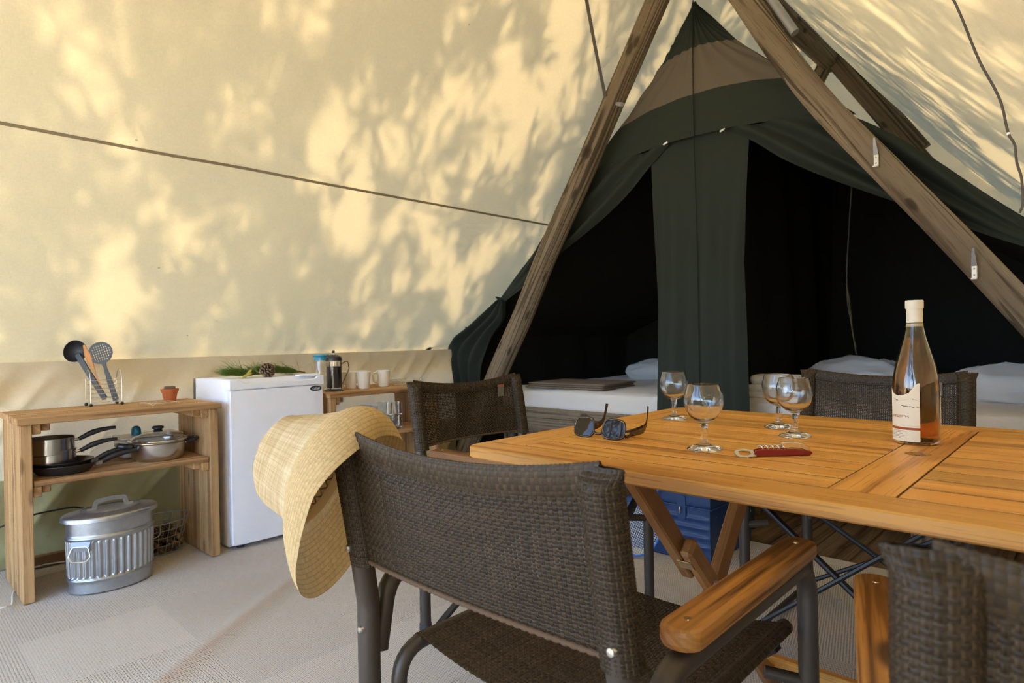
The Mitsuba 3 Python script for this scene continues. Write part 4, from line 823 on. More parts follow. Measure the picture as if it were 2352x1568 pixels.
# ================================================================ table
tb = thing('dining_table', 'rectangular folding table of orange-brown slatted wood with crossed legs', 'table')
TX0, TX1, TY0, TY1, TZ, TH = -1.045, 0.505, 0.927, 1.890, 0.7574, 0.0245
RW, EW = 0.088, 0.108
def plank(x0, x1, y0, y1, b=0.002, round_=None):
    if round_ is None: m = box([(x0 + x1) / 2, (y0 + y1) / 2, TZ - TH / 2], [x1 - x0, y1 - y0, TH], b); return m
    P = [(x0, y0), (x1, y0), (x1, y1), (x0, y1)]; pts = []
    for i, (x, y) in enumerate(P):
        r = round_ if i in ROUND else 0.002
        sx, sy = (1 if x == x0 else -1), (1 if y == y0 else -1); c = np.array([x + sx * r, y + sy * r])
        a0 = math.atan2(-sy, 0); a1 = math.atan2(0, -sx)
        for t in np.linspace(0, 1, 9): pts.append(c + r * np.array([-sx * math.sin(t * PI / 2), -sy * math.cos(t * PI / 2)]))
    pts = np.array(pts); c = pts.mean(0); bb = 0.003
    s = 1 - bb / np.maximum(np.abs(pts - c), .05)
    return hull(np.vstack([np.c_[c + (pts - c) * s, np.full(len(pts), TZ)], np.c_[pts, np.full(len(pts), TZ - bb)], np.c_[pts, np.full(len(pts), TZ - TH + bb)], np.c_[c + (pts - c) * s, np.full(len(pts), TZ - TH)]]))
ROUND = (0, 1); m = plank(TX0, TX1, TY0, TY0 + RW - .001, round_=.038); put('rail', m, 'mat_teak', tb, smooth=False, uv=wuv(m, 0, 11))
ROUND = (2, 3); m = plank(TX0, TX1, TY1 - RW + .001, TY1, round_=.038); put('rail', m, 'mat_teak', tb, smooth=False, uv=wuv(m, 0, 23))
for xa, xb in ((TX0, TX0 + EW), (TX1 - EW, TX1)): m = plank(xa, xb, TY0 + RW, TY1 - RW); put('end_rail', m, 'mat_teak', tb, smooth=False, uv=wuv(m, 1))
px0, px1 = -0.3105, -0.2195
NS = 10; pit = (TY1 - TY0 - 2 * RW) / NS
for (xa, xb) in ((TX0 + EW, px0), (px1, TX1 - EW)):
    for i in range(NS):
        ya = TY0 + RW + pit * i; m = plank(xa + .0018, xb - .0018, ya + .0034, ya + pit - .0034, .0008); put('slat', m, 'mat_teak', tb, smooth=False, uv=wuv(m, 0))
def joint(x0, x1, y0, y1): put('joint', box([(x0 + x1) / 2, (y0 + y1) / 2, TZ - .0085], [x1 - x0, y1 - y0, .015], .0003), 'mat_joint', tb, smooth=False)
for (xa, xb) in ((TX0 + EW, px0), (px1, TX1 - EW)):
    for i in range(NS + 1): joint(xa + .003, xb - .003, TY0 + RW + pit * i - .0036, TY0 + RW + pit * i + .0036)
for xx in (TX0 + EW, px0, px1, TX1 - EW): joint(xx - .0019, xx + .0019, TY0 + RW + .003, TY1 - RW - .003)
for xa, xb in ((TX0 + .01, TX0 + EW - .003), (TX1 - EW + .003, TX1 - .01)):
    for yy in (TY0 + RW, TY1 - RW): joint(xa, xb, yy - .0012, yy + .0012)
from shapely.geometry import box as sbox2
pp = sbox2(px0 + .0012, TY0 + RW + .001, px1 - .0012, TY1 - RW - .001).difference(Point(-0.266, 1.405).buffer(.0225, 20))
m = trimesh.creation.extrude_polygon(pp, TH, engine='earcut'); m.apply_translation([0, 0, TZ - TH]); put('centre_panel', m, 'mat_teak', tb, smooth=False, uv=wuv(m, 1, 77))
put('hole_plug', lathe([(0, 0), (.0222, 0), (.0222, .014), (.020, .0145), (0, .0145)], 32), 'mat_plug', tb, M=T4().translate([-.266, 1.405, TZ - .0205]))
for y in (TY0 + .24, TY1 - .24): m = box([-.27, y, TZ - TH - .012], [1.36, .024, .024], .003); put('apron', m, 'mat_teak', tb, smooth=False, uv=wuv(m, 0))
def beam(a, b, w, t, name, ax=(1, 0, 0), rnd=0.004):
    a, b = np.array(a, float), np.array(b, float); d = b - a; L = np.linalg.norm(d); d /= L; x = np.array(ax, float); x -= d * (x @ d); x /= np.linalg.norm(x); y = np.cross(d, x)
    m = box([L / 2, 0, 0], [L, t, w], rnd); uv = wuv(m, 0); m.vertices = a + m.vertices @ np.stack([d, x, y]); put(name, m, 'mat_teak_shaded', tb, smooth=False, uv=uv); return m
YC = (TY0 + TY1) / 2
for xl, sx in ((-0.705, 1), (0.165, -1)):
    A0, A1 = np.array([xl, YC - 0.335, TZ - TH - .005]), np.array([xl, YC + 0.325, 0.0]); dA = (A1 - A0)
    beam(A0, A0 + dA * 0.38, .046, .030, 'leg')
    beam(A0 + dA * 0.27 + np.array([.031 * sx, 0, 0]), A1 + np.array([.031 * sx, 0, .018]), .046, .030, 'leg', rnd=.012)
    B0, B1 = np.array([xl - .001 * sx, YC + 0.33, TZ - TH - .005]), np.array([xl - .001 * sx, YC - 0.27, 0.02])
    beam(B0, B1, .046, .030, 'leg')
    q = A0 + dA * 0.30 + np.array([.0, 0, 0]); nA = np.cross(dA / np.linalg.norm(dA), [1, 0, 0]); nA = nA if nA[1] < 0 else -nA
    R = np.stack([[1, 0, 0], nA, dA / np.linalg.norm(dA)], 1)
    put('latch_plate', box(A0 + dA * .315 + np.array([.020 * sx, 0, 0]) + nA * .0240, [.034, .002, .030], .0005, R), 'mat_gold', tb, smooth=False)
    q = A0 + dA * .42 + np.array([.0465 * sx, 0, 0]); put('bolt', rod(q - [.002 * sx, 0, 0], q + [.003 * sx, 0, 0], .008, 12), 'mat_pipe', tb)
    q = A0 + dA * .53; put('pivot', rod(q - [.03, 0, 0], q + [.05, 0, 0], .006, 10), 'mat_pipe', tb)
m = box([-.27, YC + .30, .095], [.90, .028, .050], .004); put('stretcher', m, 'mat_teak', tb, smooth=False, uv=wuv(m, 0))

# ================================================================ chairs
def weave(S, nu, nv, A=.0011, hw=.43, hwv=None, prof=3, seed=1, cw=(.038, .0265, .016), cp=(.048, .030, .015)):
    rng = np.random.default_rng(seed); hwv = hw if hwv is None else hwv; e = 1e-3
    q = np.array([-1, 0, 1.]) if prof == 3 else np.array([-1, -.5, 0, .5, 1.])
    qz = np.array([-.45, .35, -.45]) if prof == 3 else np.array([-.6, .45, -.35, .45, -.6])
    V, F, C, o = [], [], [], 0
    for ori in (0, 1):
        n_, m_ = (nv, nu) if ori == 0 else (nu, nv)          # number of strands, cells along each
        k = np.arange(2 * m_ + 1); a = k / (2 * m_); J = np.arange(n_)
        sg = np.where(k[None, :] % 2 == 1, np.where(((k[None, :] // 2) + J[:, None]) % 2 == 0, 1.0, -1.0), 0.0) * (1 if ori == 0 else -1)
        b = (J[:, None, None] + .5 + (hw if ori == 0 else hwv) * q[None, None, :]) / n_ + 0 * a[None, :, None]; aa = a[None, :, None] + 0 * b
        u, v = (aa, b) if ori == 0 else (b, aa)
        P = S(u, v); N = np.cross(S(u + e, v) - S(u - e, v), S(u, v + e) - S(u, v - e)); N /= np.linalg.norm(N, axis=-1, keepdims=True) + 1e-12
        X = P + N * (A * (sg[..., None] + qz))[..., None]
        g = grid_faces(2 * m_ + 1, len(q)); s = (2 * m_ + 1) * len(q)
        V.append(X.reshape(-1, 3)); F.append((g[None] + (np.arange(n_) * s)[:, None, None]).reshape(-1, 3) + o); o += n_ * s
        col = np.array(cw if ori == 0 else cp) * rng.uniform(.72, 1.28, (n_, 1, 1, 1)) * rng.uniform(.9, 1.1, (n_, 2 * m_ + 1, 1, 1)) * (np.array([1, 1, .45, 1, 1])[None, None, :, None] if prof == 5 else 1)
        C.append(np.broadcast_to(col, X.shape).reshape(-1, 3))
    return trimesh.Trimesh(np.vstack(V), np.vstack(F), process=False), np.vstack(C)
CH, CZB, CZT, CREC = 0.2515, 0.630, 0.856, 0.043
def yb(z): return -CREC * (z - .60) / (CZT - .60)
def back_S(u, v):
    t = 2 * u - 1; s = 1 - t * t; z0 = CZB + .006 * s; z1 = CZT - .024 * s; z = z0 + (z1 - z0) * v
    return np.stack([-CH + 2 * CH * u, yb(z) - .020 * s - .004 * np.sin(PI * v) * s, z], -1)
def hem_S(u, v):
    t = 2 * u - 1; s = 1 - t * t; a = 2 * PI * v; z = CZT - .024 * s - .016 + .019 * np.cos(a)
    return np.stack([-CH + 2 * CH * u, yb(z) - .020 * s + .0045 * np.sin(a), z], -1)
def sleeve_S(sd):
    def fn(u, v):
        a = 2 * PI * u; z = CZB - .006 + (CZT - .003 - CZB + .006) * v; f = sm(.90, 1.0, v); b = sm(.10, 0, v)
        rx, ry = .0245 + .006 * f, .0225 * (1 - .78 * f)
        return np.stack([sd * (CH - .002) + rx * np.cos(a), yb(z) + ry * np.sin(a), z + 0 * a], -1)
    return fn
def seat_S(u, v):
    t = 2 * u - 1; s = 1 - np.abs(t) ** 2.2; y = .082 + .448 * v
    x = .243 * t
    z = .4895 - .030 * s - .016 * np.clip((np.abs(t) - .93) / .07, 0, 1) ** 1.5
    return np.stack([x, y, z - .004 * np.sin(PI * v) * s], -1)
def chair_parts(hi):
    D = {}; p5 = 5 if hi else 3
    def W(*a, **k): m, c = weave(*a, **k); return mikit.ply(m, 'mat_weave', smooth=True, color=c)
    D['back_panel'] = [W(back_S, 76, 38, prof=p5, seed=2, hw=.405 if hi else .365)]
    D['top_hem'] = [W(hem_S, 84, 14, prof=3, A=.0008, seed=3, hw=.47)]
    D['back_sleeve'] = [W(sleeve_S(s), 22, 40, prof=p5, seed=5 + s, hw=.47) for s in (-1, 1)]
    D['seat'] = [W(seat_S, 76, 68, prof=3, seed=9, cw=(.044, .031, .020), cp=(.056, .036, .020), hw=.46)]
    return D
WV = {True: chair_parts(True), False: chair_parts(False)}
def sym(fn): return [fn(s) for s in (-1, 1)]
def tz(P, r=.0165, f=.06, n=14): return mikit.ply(tube(fillet(P, f, 7), r, n), 'mat_tube', smooth=40)
CX = CH + .012
FR = {
 'post': sym(lambda s: tz([(s * CH, 0, .022), (s * CH, 0, .56), (s * CH, yb(.815), .815)], .0185, .1)),
 'arm_tube': sym(lambda s: tz([(s * CX, .548, .022), (s * CX, .548, .595), (s * CX, .050, .595), (s * (CX - .004), .024, .47)], .0165, .065)),
 'runner': sym(lambda s: tz([(s * CX, .005, .022), (s * CX, .54, .022)], .011)),
 'seat_tube': sym(lambda s: tz([(s * .226, .040, .30), (s * .226, .040, .472), (s * .226, .545, .472)], .0135, .06)),
 'clip': sym(lambda s: tz([(s * CH, .006, .385), (s * .226, .040, .385)], .010)) + sym(lambda s: tz([(s * .20, .515, .395), (s * CX, .548, .385)], .011)),
}
FR['brace'] = [mikit.ply(tube([(-s * .226, y + .010 * s, .335 if y < .3 else .45), (s * .250, y + .010 * s, .055)], None, sect=[(-.011, -.006), (.011, -.006), (.013, 0), (.011, .006), (-.011, .006), (-.013, 0)]), 'mat_tube_black', smooth=30) for y in (.055, .515) for s in (-1, 1)]
FR['bolt'] = [mikit.ply(cat(lathe([(0, -.004), (.0062, -.004), (.0062, 0), (.0045, .0028), (0, .0036)], 14)), 'mat_steel', smooth=40)]
PIPE = mikit.ply(tube(np.stack([np.linspace(-CH + .02, CH - .02, 120), [float(back_S(np.array(u), np.array(0.))[1]) - .0022 for u in np.linspace(.04, .96, 120)], [float(back_S(np.array(u), np.array(0.))[2]) + .002 for u in np.linspace(.04, .96, 120)]], 1), .0038 + .0009 * np.sin(np.arange(120) * 2.1), 8), 'mat_piping', smooth=True)
PZ = .616
def arm_pad(s):
    n = 40; y0, y1, w = .080, .535, .0275; pts = []
    for a in np.linspace(0, PI, 14): pts.append((w * math.cos(a), y1 - w * .85 + w * .85 * math.sin(a)))
    for a in np.linspace(PI, 2 * PI, 14): pts.append((w * math.cos(a), y0 + w * .85 + w * .85 * math.sin(a)))
    pts = np.array(pts); c = pts.mean(0); L = lambda k, z: np.c_[c + (pts - c) * [1 - k / w, 1 - k / .22], np.full(len(pts), z)]
    m = hull(np.vstack([L(.006, .0245 + PZ), L(.0015, .0225 + PZ), L(0, .018 + PZ), L(0, .006 + PZ), L(.002, PZ)])); m.apply_translation([s * CX, 0, 0])
    return m
PADS = {}
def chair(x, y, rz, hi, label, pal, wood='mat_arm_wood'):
    t = thing('folding_chair', label, 'chair', 'folding chairs around the table'); place(t, x, y, .003, rz)
    for nm, L in WV[hi].items():
        for d in L: put(nm, d, None, t)
    put('piping', PIPE, None, t)
    for nm in ('post', 'arm_tube', 'runner', 'seat_tube', 'clip', 'brace'):
        for d in FR[nm]: put(nm, d, None, t)
    for s in (-1, 1):
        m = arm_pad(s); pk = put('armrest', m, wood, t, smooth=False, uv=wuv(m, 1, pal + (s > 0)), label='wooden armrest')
        for yy in (.120, .497): put('screw', lathe([(0, 0), (.0052, 0), (.0048, .0012), (0, .0014)], 12), 'mat_gold', pk, M=PLACE[t].translate([s * CX, yy, PZ + .0242]))
    B = PLACE[t]
    for s in (-1, 1):
        for (px_, py_, pz_, rx_) in ((s * (CH + .004), yb(.66) - .0245, .655, 90), (s * CH - s * .004, -.0185, .52, 90), (s * CH - s * .004, -.0185, .385, 90), (s * .0, .055 - .018, .195, 90), (s * (CX + .013), .548, .375, 0)):
            M = B.translate([px_, py_, pz_])
            M = M.rotate([1, 0, 0], rx_) if rx_ else M.rotate([0, 1, 0], 90 * s)
            if px_ == 0 and s > 0: M = B.translate([0, .515 - .020, .195]).rotate([1, 0, 0], 90)
            put('bolt', FR['bolt'][0], None, t, M=M)
        put('foot_cap', rod([s * CX, .548, .002], [s * CX, .548, .045], .0185, 14), 'mat_black_soft', t); put('foot_cap', rod([s * CH, 0, .002], [s * CH, 0, .045], .0205, 14), 'mat_black_soft', t)
    tg_ = put('fabric_tag', box([-.165, yb(.795) - .0050, .795], [.034, .001, .046], .0003), 'mat_tag', t, smooth=False)
    put('tag_stripe', box([-.165, yb(.795) - .0042, .812], [.026, .001, .005], .0003), 'mat_tag_red', tg_, smooth=False)
    return t
chair(-.640, .578, .5, True, 'brown woven folding chair in the foreground, straw hat hanging on its back', 101)
chair(-1.665, 1.548, -90, False, 'brown woven folding chair at the left end of the table', 111, 'mat_arm_shaded')
chair(.150, .570, 15.7, True, 'brown woven folding chair cut off at the lower right corner, blurred', 121)
chair(-.587, 2.495, 180.4, False, 'brown woven folding chair on the far side of the table behind the bottle', 131)

# ================================================================ things on the table
GLASS = mikit.ply(lathe([(0, .0025), (.010, .0022), (.033, .0004), (.0350, .0012), (.0348, .0028), (.026, .0075), (.014, .0115), (.0085, .0155), (.0066, .021), (.0063, .036), (.0064, .050), (.0078, .0545), (.0095, .0570),
                         (.018, .0605), (.028, .0690), (.0355, .0810), (.0395, .0960), (.0388, .112), (.0340, .1280), (.0322, .1345), (.0314, .1352), (.0308, .1345), (.0326, .1275), (.0372, .112), (.0380, .0962), (.0342, .0822), (.0270, .0712), (.017, .0635), (.006, .0612), (0, .0608)], 64), 'mat_glass', smooth=40)
for x, y, lb in ((-.892, 1.595, 'empty wine glass at the far left corner of the table'), (-.603, 1.199, 'empty wine glass nearest the viewer, between sunglasses and corkscrew'),
                 (-.602, 1.600, 'empty wine glass at the back, partly hidden by another glass'), (-.520, 1.477, 'empty wine glass in front of another, left of the bottle')):
    k = numbered('wine_glass'); put(k, GLASS, None, M=T4().translate([x, y, TZ + .0003])); tag(k, lb, 'glass', 'wine glasses on the table')
bt = thing('wine_bottle', 'bottle of amber rose wine with a cream label and capsule on the table', 'bottle'); BXc, BYc = -.294, 1.542; place(bt, BXc, BYc, TZ + .0004)
prof = [(.0, .010), (.020, .006), (.034, .0012), (.039, .001), (.0422, .005), (.0427, .012), (.0427, .105), (.0424, .122), (.0408, .142), (.0372, .162), (.0318, .183), (.0258, .204), (.0205, .224), (.0170, .242), (.0150, .256), (.0146, .270), (.0146, .296)]
inn = [(.0128, .296), (.0126, .268), (.0131, .255), (.0150, .241), (.0185, .223), (.0238, .203), (.0297, .182), (.0350, .161), (.0386, .141), (.0402, .121), (.0404, .105), (.0404, .014), (.038, .008), (.020, .0100), (0, .0135)]
put('glass', lathe(prof + inn, 72), 'mat_bottle_glass', bt, smooth=40)
win = [(0, .0139), (.020, .0104), (.0378, .0084), (.0401, .0143), (.0401, .105), (.0399, .121), (.0383, .141), (.0347, .161), (.0294, .182), (.0235, .203), (.0185, .222), (0, .222)]
put('wine', lathe(win, 64), 'mat_wine', bt, smooth=40)
put('capsule', lathe([(.0148, .2460), (.0153, .2460), (.0150, .2840), (.0166, .2842), (.0169, .2885), (.0169, .2990), (.0160, .3016), (0, .3016), (0, .3010), (.0155, .3008), (.0147, .297)], 40), 'mat_capsule', bt, smooth=40)
RL = .0431
def curved(a0, a1, z0f, z1f, name, mat, r=RL, par=bt, n=40, m=6):
    return put(name, sheet(lambda u, v: np.stack([r * np.cos(a0 + (a1 - a0) * u), r * np.sin(a0 + (a1 - a0) * u), z0f(u) + (z1f(u) - z0f(u)) * v], -1), n, m, .0002), mat, par, smooth=60)
D2 = math.radians
aR, aL = D2(-70.5), D2(-168)
lab = curved(aL, aR, lambda u: .0365 + 0 * u, lambda u: .116 - .014 * np.sin(PI * np.clip(u * 1.15 - .02, 0, 1)) * np.where(u < .87, 1, 1) + .013 * sm(.72, 1, u), 'label', 'mat_label')
lab2 = curved(aL, aR, lambda u: .0075 + 0 * u, lambda u: .0315 + 0 * u, 'label', 'mat_label')
lab3 = curved(D2(1), D2(78), lambda u: .036 + 0 * u, lambda u: .110 + 0 * u, 'label', 'mat_label')
def wrap_text(s, h, a_end, z, mat, name, par, bold=False, sq=1.0):
    tm = meshkit.text_mesh(s, h, .0001, bold); V = tm.vertices; w = V[:, 0].max(); a = a_end - (w - V[:, 0]) * sq / RL; r = RL + .00022 + V[:, 2]
    tm.vertices = np.stack([r * np.cos(a), r * np.sin(a), z + V[:, 1]], 1); put(name, tm, mat, par, smooth=False)
wrap_text('LES CAMINOTTES', .0056, aR - .44, .0560, 'mat_label_red', 'lettering', lab, False, .86)
def strip(a0, a1, z0, z1, t, par, mat='mat_label_ink', nm='printed_line', wob=0.0):
    put(nm, sheet(lambda u, v: np.stack([(RL + .0003) * np.cos(a0 + (a1 - a0) * u), (RL + .0003) * np.sin(a0 + (a1 - a0) * u), z0 + (z1 - z0) * u + wob * np.sin(u * 19) + t * (v - .5)], -1), 24, 2), mat, par, smooth=60)
strip(aR - .92, aR - .30, .0905, .0975, .0003, lab); strip(aR - .30, aR - .02, .0975, .0915, .0003, lab); strip(aR - 1.3, aR - .92, .096, .0905, .0003, lab)
strip(aR - .80, aR - .22, .0815, .0795, .0016, lab, wob=.0005); strip(aR - .13, aR - .03, .0795, .0800, .0014, lab, wob=.0005)
for q in (-1.12, -1.03): strip(aR + q, aR + q + .05, .0925, .0925, .0025, lab)
strip(aR - .30, aR - .25, .0955, .0955, .0010, lab); strip(aR - .9, aR - .04, .0405, .0405, .0002, lab)
for i in range(6): strip(aR - 1.45, aR - (.55 + .10 * ((i * 7) % 4)), .0285 - .0030 * i, .0285 - .0030 * i, .0006, lab2)

# sunglasses, lying upside down
sgk = thing('sunglasses', 'tortoiseshell sunglasses lying upside down on the table', 'sunglasses'); GM = T4().translate([-.864, 1.186, TZ + .0003]).rotate([0, 0, 1], 2); place(sgk, M=GM)
def lens_poly(s):
    P = np.array([(.012, .010), (.020, .002), (.040, -.0005), (.061, .002), (.0685, .008), (.0695, .020), (.066, .035), (.058, .041), (.035, .0435), (.020, .040), (.014, .030)]); P[:, 0] *= s
    return P
def lean(p, q=.012): p = np.array(p, float); return np.stack([p[:, 0], q * p[:, 2] / .043 - .10 * np.abs(p[:, 0]) * 0 + .9 * p[:, 0] ** 2, p[:, 2] + .0025], 1)
for s in (-1, 1):
    P = lens_poly(s); c = interp_curve(np.vstack([P, P[:1]]), 60)[:-1]; p3 = lean(np.c_[c[:, 0], 0 * c[:, 0], c[:, 1]])
    put('frame', tube(p3, None, closed=True, sect=[(.0026 * math.cos(a), .0022 * math.sin(a)) for a in np.arange(8) * PI / 4], up=[0, 1, 0]), 'mat_tortoise', sgk, smooth=True)
    cen = p3.mean(0); k = len(p3); V = np.vstack([p3 + [0, -.0006, 0], [cen + [0, -.0022, 0]], p3 + [0, .0008, 0], [cen + [0, -.0006, 0]]]); i = np.arange(k); j = (i + 1) % k
    F = np.vstack([np.stack([i, j, 0 * i + k], 1), np.stack([j + k + 1, i + k + 1, 0 * i + 2 * k + 1], 1)])
    put('lens', trimesh.Trimesh(V, F, process=False), 'mat_lens', sgk, smooth=True, label='dark brown mirrored lens')
    x0 = s * .070
    path = lean([(x0, 0, .012)])[0]; tp_ = [path, path + [s * .003, .008, .000], path + [s * .002, .045, .001], path + [-s * .004, .088, .001], path + [-s * .008, .108, .008], path + [-s * .010, .122, .036], path + [-s * .011, .126, .052]]
    q = interp_curve(tp_, 30); wz = np.r_[np.full(8, 1.0), np.linspace(1.0, 1.15, 8), np.linspace(1.15, .45, 8), np.linspace(.45, .6, 6)]
    put('temple', tube(q, wz, sect=[(.0018 * math.cos(a), .0088 * math.sin(a)) for a in np.arange(12) * PI / 6], up=[0, 0, 1]), 'mat_tortoise', sgk, smooth=True)
    put('hinge', box(path + np.array([s * .0032, .006, .001]), [.003, .016, .005], .001), 'mat_gold', sgk, smooth=False)
b_ = lean([(-.0125, 0, .012), (-.004, 0, .0085), (.004, 0, .0085), (.0125, 0, .012)]); put('bridge', tube(interp_curve(b_, 14), None, sect=[(.0030 * math.cos(a), .0042 * math.sin(a)) for a in np.arange(8) * PI / 4], up=[0, 1, 0]), 'mat_tortoise', sgk, smooth=True)

# corkscrew
ck = thing('corkscrew', 'red folding waiter corkscrew with steel levers on the table', 'corkscrew'); ca = np.array([-.519, 1.163]); cb = np.array([-.414, 1.273]); dr_ = math.degrees(math.atan2(*(cb - ca)[::-1])); place(ck, ca[0], ca[1], TZ + .0004, dr_)
hp_ = np.array([(.032, .003), (.040, .0015), (.10, .0005), (.143, .001), (.147, .004), (.145, .008), (.12, .012), (.08, .014), (.045, .015), (.036, .013)])
for s in (-1, 1):
    m = hull(np.vstack([np.c_[hp_[:, 0], np.full(10, s * .0015 + dy), hp_[:, 1] * k + (1 - k) * .007] for dy, k in ((0, 1), (s * .0035, 1), (s * .0048, .75))])); put('handle', m, 'mat_red', ck, smooth=30)
put('blade', hull([(x, y, z) for x, z in ((.05, .004), (.10, .010), (.142, .007), (.142, .004), (.10, .003)) for y in (-.001, .001)]), 'mat_steel', ck, smooth=20)
op = Polygon([(-.002, -.004), (.004, -.010), (.018, -.0115), (.034, -.008), (.036, .006), (.020, .0115), (.004, .009), (-.002, .004)]).buffer(.0015).difference(Polygon([(.005, -.005), (.018, -.007), (.027, -.003), (.027, .004), (.016, .0065), (.006, .005)]).buffer(.0008))
m = trimesh.creation.extrude_polygon(op, .0026, engine='earcut'); m.vertices = m.vertices @ rotm([1, 0, 0], 28).T + [0, 0, .0055]; put('opener', m, 'mat_steel', ck, smooth=20)
a = np.linspace(0, 2 * PI * 5.2, 120); hx = np.stack([.044 + .055 * a / a[-1], .0045 * np.cos(a), .0165 + .0045 * np.sin(a)], 1); put('worm', tube(hx, .0014, 7), 'mat_steel', ck, smooth=True)
m = tube(interp_curve([(.088, 0, .020), (.105, 0, .021), (.125, 0, .0185), (.142, 0, .012)], 14), np.linspace(1, .75, 14), sect=[(.0065, -.003), (.0065, .002), (.005, .004), (-.005, .004), (-.0065, .002), (-.0065, -.003), (-.005, -.003), (-.005, .002), (.005, .002), (.005, -.003)], up=[0, 1, 0]); put('lever', m, 'mat_chrome', ck, smooth=30)

# ================================================================ straw hat on the chair corner
ht = thing('straw_hat', 'woven straw hat with a plaid lining hanging on the corner of the foreground chair', 'hat')
fwd = np.array([-.69104, .72281, 0.]); rgt = np.array([.7227, .6909, 0.]); upv = np.array([0, 0, 1.0])
cz = -0.88 * rgt + 0.34 * upv + 0.26 * fwd; cz /= np.linalg.norm(cz)           # towards the crown
cy = upv + 0.36 * rgt; cy -= cz * (cy @ cz); cy /= np.linalg.norm(cy); cx_ = np.cross(cy, cz); HS = 1.13
HO = np.array([-0.962, 0.536, 0.778])
Mh = np.eye(4); Mh[:3, 0], Mh[:3, 1], Mh[:3, 2], Mh[:3, 3] = cx_ * HS, cy * HS, cz * HS, HO; place(ht, M=T4(Mh.tolist()))
hcrown = interp_curve([(.0915, .000), (.088, .010), (.0845, .030), (.079, .055), (.072, .073), (.062, .081), (.046, .079), (.028, .073), (.001, .070)], 46)
NB = 30
def hat_S(na, off=0.0, sel=slice(None)):
    a = np.arange(na + 1) * 2 * PI / na; ca, sa = np.cos(a)[None], np.sin(a)[None]; s_ = np.linspace(0, 1, NB)[:, None]
    wt, wb = np.clip(sa, 0, 1) ** 1.4, np.clip(-sa, 0, 1) ** 2; ws = 1 - wt - wb
    th0, th1, L = np.radians(44 * wt + 62 * wb + 56 * ws), np.radians(-78 * wt + 30 * wb + 10 * ws), .096 * wt + .100 * wb + .084 * ws
    ph = th0 + (th1 - th0) * s_ ** 1.3; o = np.cumsum(np.sin(ph), 0) * L / NB; dd_ = np.cumsum(np.cos(ph), 0) * L / NB
    rb, zb_ = (.0915 + o)[::-1], (-dd_)[::-1]
    r = np.concatenate([rb, np.repeat(hcrown[:, :1], na + 1, 1)]) - off; z = np.concatenate([zb_, np.repeat(hcrown[:, 1:], na + 1, 1)]) - off * .5
    crown = sm(0.0, .06, z); rx = r * (.88 - .03 * crown); ry = r * (1.03 - .02 * crown)
    pin = crown * (np.exp(-((a[None] - PI / 2) / .5) ** 2) * .018 + np.exp(-((a[None] - PI * 1.5) / .45) ** 2) * .010)
    x, y = rx * ca, ry * sa - np.sign(sa) * pin; z = z - .022 * sm(.064, .082, z) * (1 - np.abs(ca))
    P = np.stack([x, y, z], -1); P += (.010 * (meshkit.fbm(P * 22, 3, 12) - .5) * crown + .006 * (meshkit.fbm(P * 14, 2, 14) - .5))[..., None] * np.stack([ca + 0 * x, sa + 0 * x, .4 + 0 * x], -1)
    vv = np.concatenate([np.repeat(np.linspace(0, .086, NB)[:, None], na + 1, 1), np.repeat((.086 + np.r_[0, np.cumsum(np.linalg.norm(np.diff(hcrown, axis=0), axis=1))])[:, None], na + 1, 1)])
    return P[sel], np.stack([a[None] * .088 + 0 * x, vv], -1)[sel]
P, U = hat_S(120); n0, n1 = P.shape[:2]
put('body', trimesh.Trimesh(P.reshape(-1, 3), grid_faces(n0, n1), process=False), 'mat_straw', ht, smooth=True, uv=U.reshape(-1, 2))
P2, U2 = hat_S(96, .0035, slice(NB + 2, NB + 45)); put('lining', trimesh.Trimesh(P2.reshape(-1, 3), grid_faces(*P2.shape[:2]), process=False), 'mat_plaid', ht, smooth=True, uv=U2.reshape(-1, 2))
P3, U3 = hat_S(96, .006, slice(NB + 1, NB + 6)); put('sweatband', trimesh.Trimesh(P3.reshape(-1, 3), grid_faces(*P3.shape[:2]), process=False), 'mat_skirt_in', ht, smooth=True)

# ================================================================ blue trunk and rackets
tk = thing('metal_chest', 'scratched dark blue metal chest on the rug behind the table legs', 'chest'); KX0, KX1, KY0, KY1, KH = -2.02, -1.245, 2.515, 2.945, 0.325
def trunk_front(u, v):
    z = .005 + .25 * v; rb = .006 * sum(np.exp(-((z - c) / .008) ** 2) for c in (.075, .115, .155, .195)) * sm(0, .05, u) * (1 - sm(.95, 1, u))
    return np.stack([KX0 + (KX1 - KX0) * u, KY0 - rb + 0 * u, z], -1)
m = soft_box([KX1 - KX0, KY1 - KY0 - .004, .25], .008, (8, 8, 8)); m.vertices += [(KX0 + KX1) / 2, (KY0 + KY1) / 2 + .004, .130]; put('body', m, 'mat_trunk', tk, smooth=40)
put('ribbed_front', sheet(trunk_front, 60, 60, .003), 'mat_trunk', tk, smooth=True)
m = soft_box([KX1 - KX0 + .014, KY1 - KY0 + .014, .085], .014, (10, 10, 8)); m.vertices += [(KX0 + KX1) / 2, (KY0 + KY1) / 2, KH - .0425]; ldk = put('lid', m, 'mat_trunk', tk, smooth=40)
put('lid_bead', tube(fillet([(KX0 - .008, KY0 - .008, .243), (KX1 + .008, KY0 - .008, .243), (KX1 + .008, KY1 + .008, .243), (KX0 - .008, KY1 + .008, .243)], .012, 4, True), .004, 8, True), 'mat_trunk', ldk)
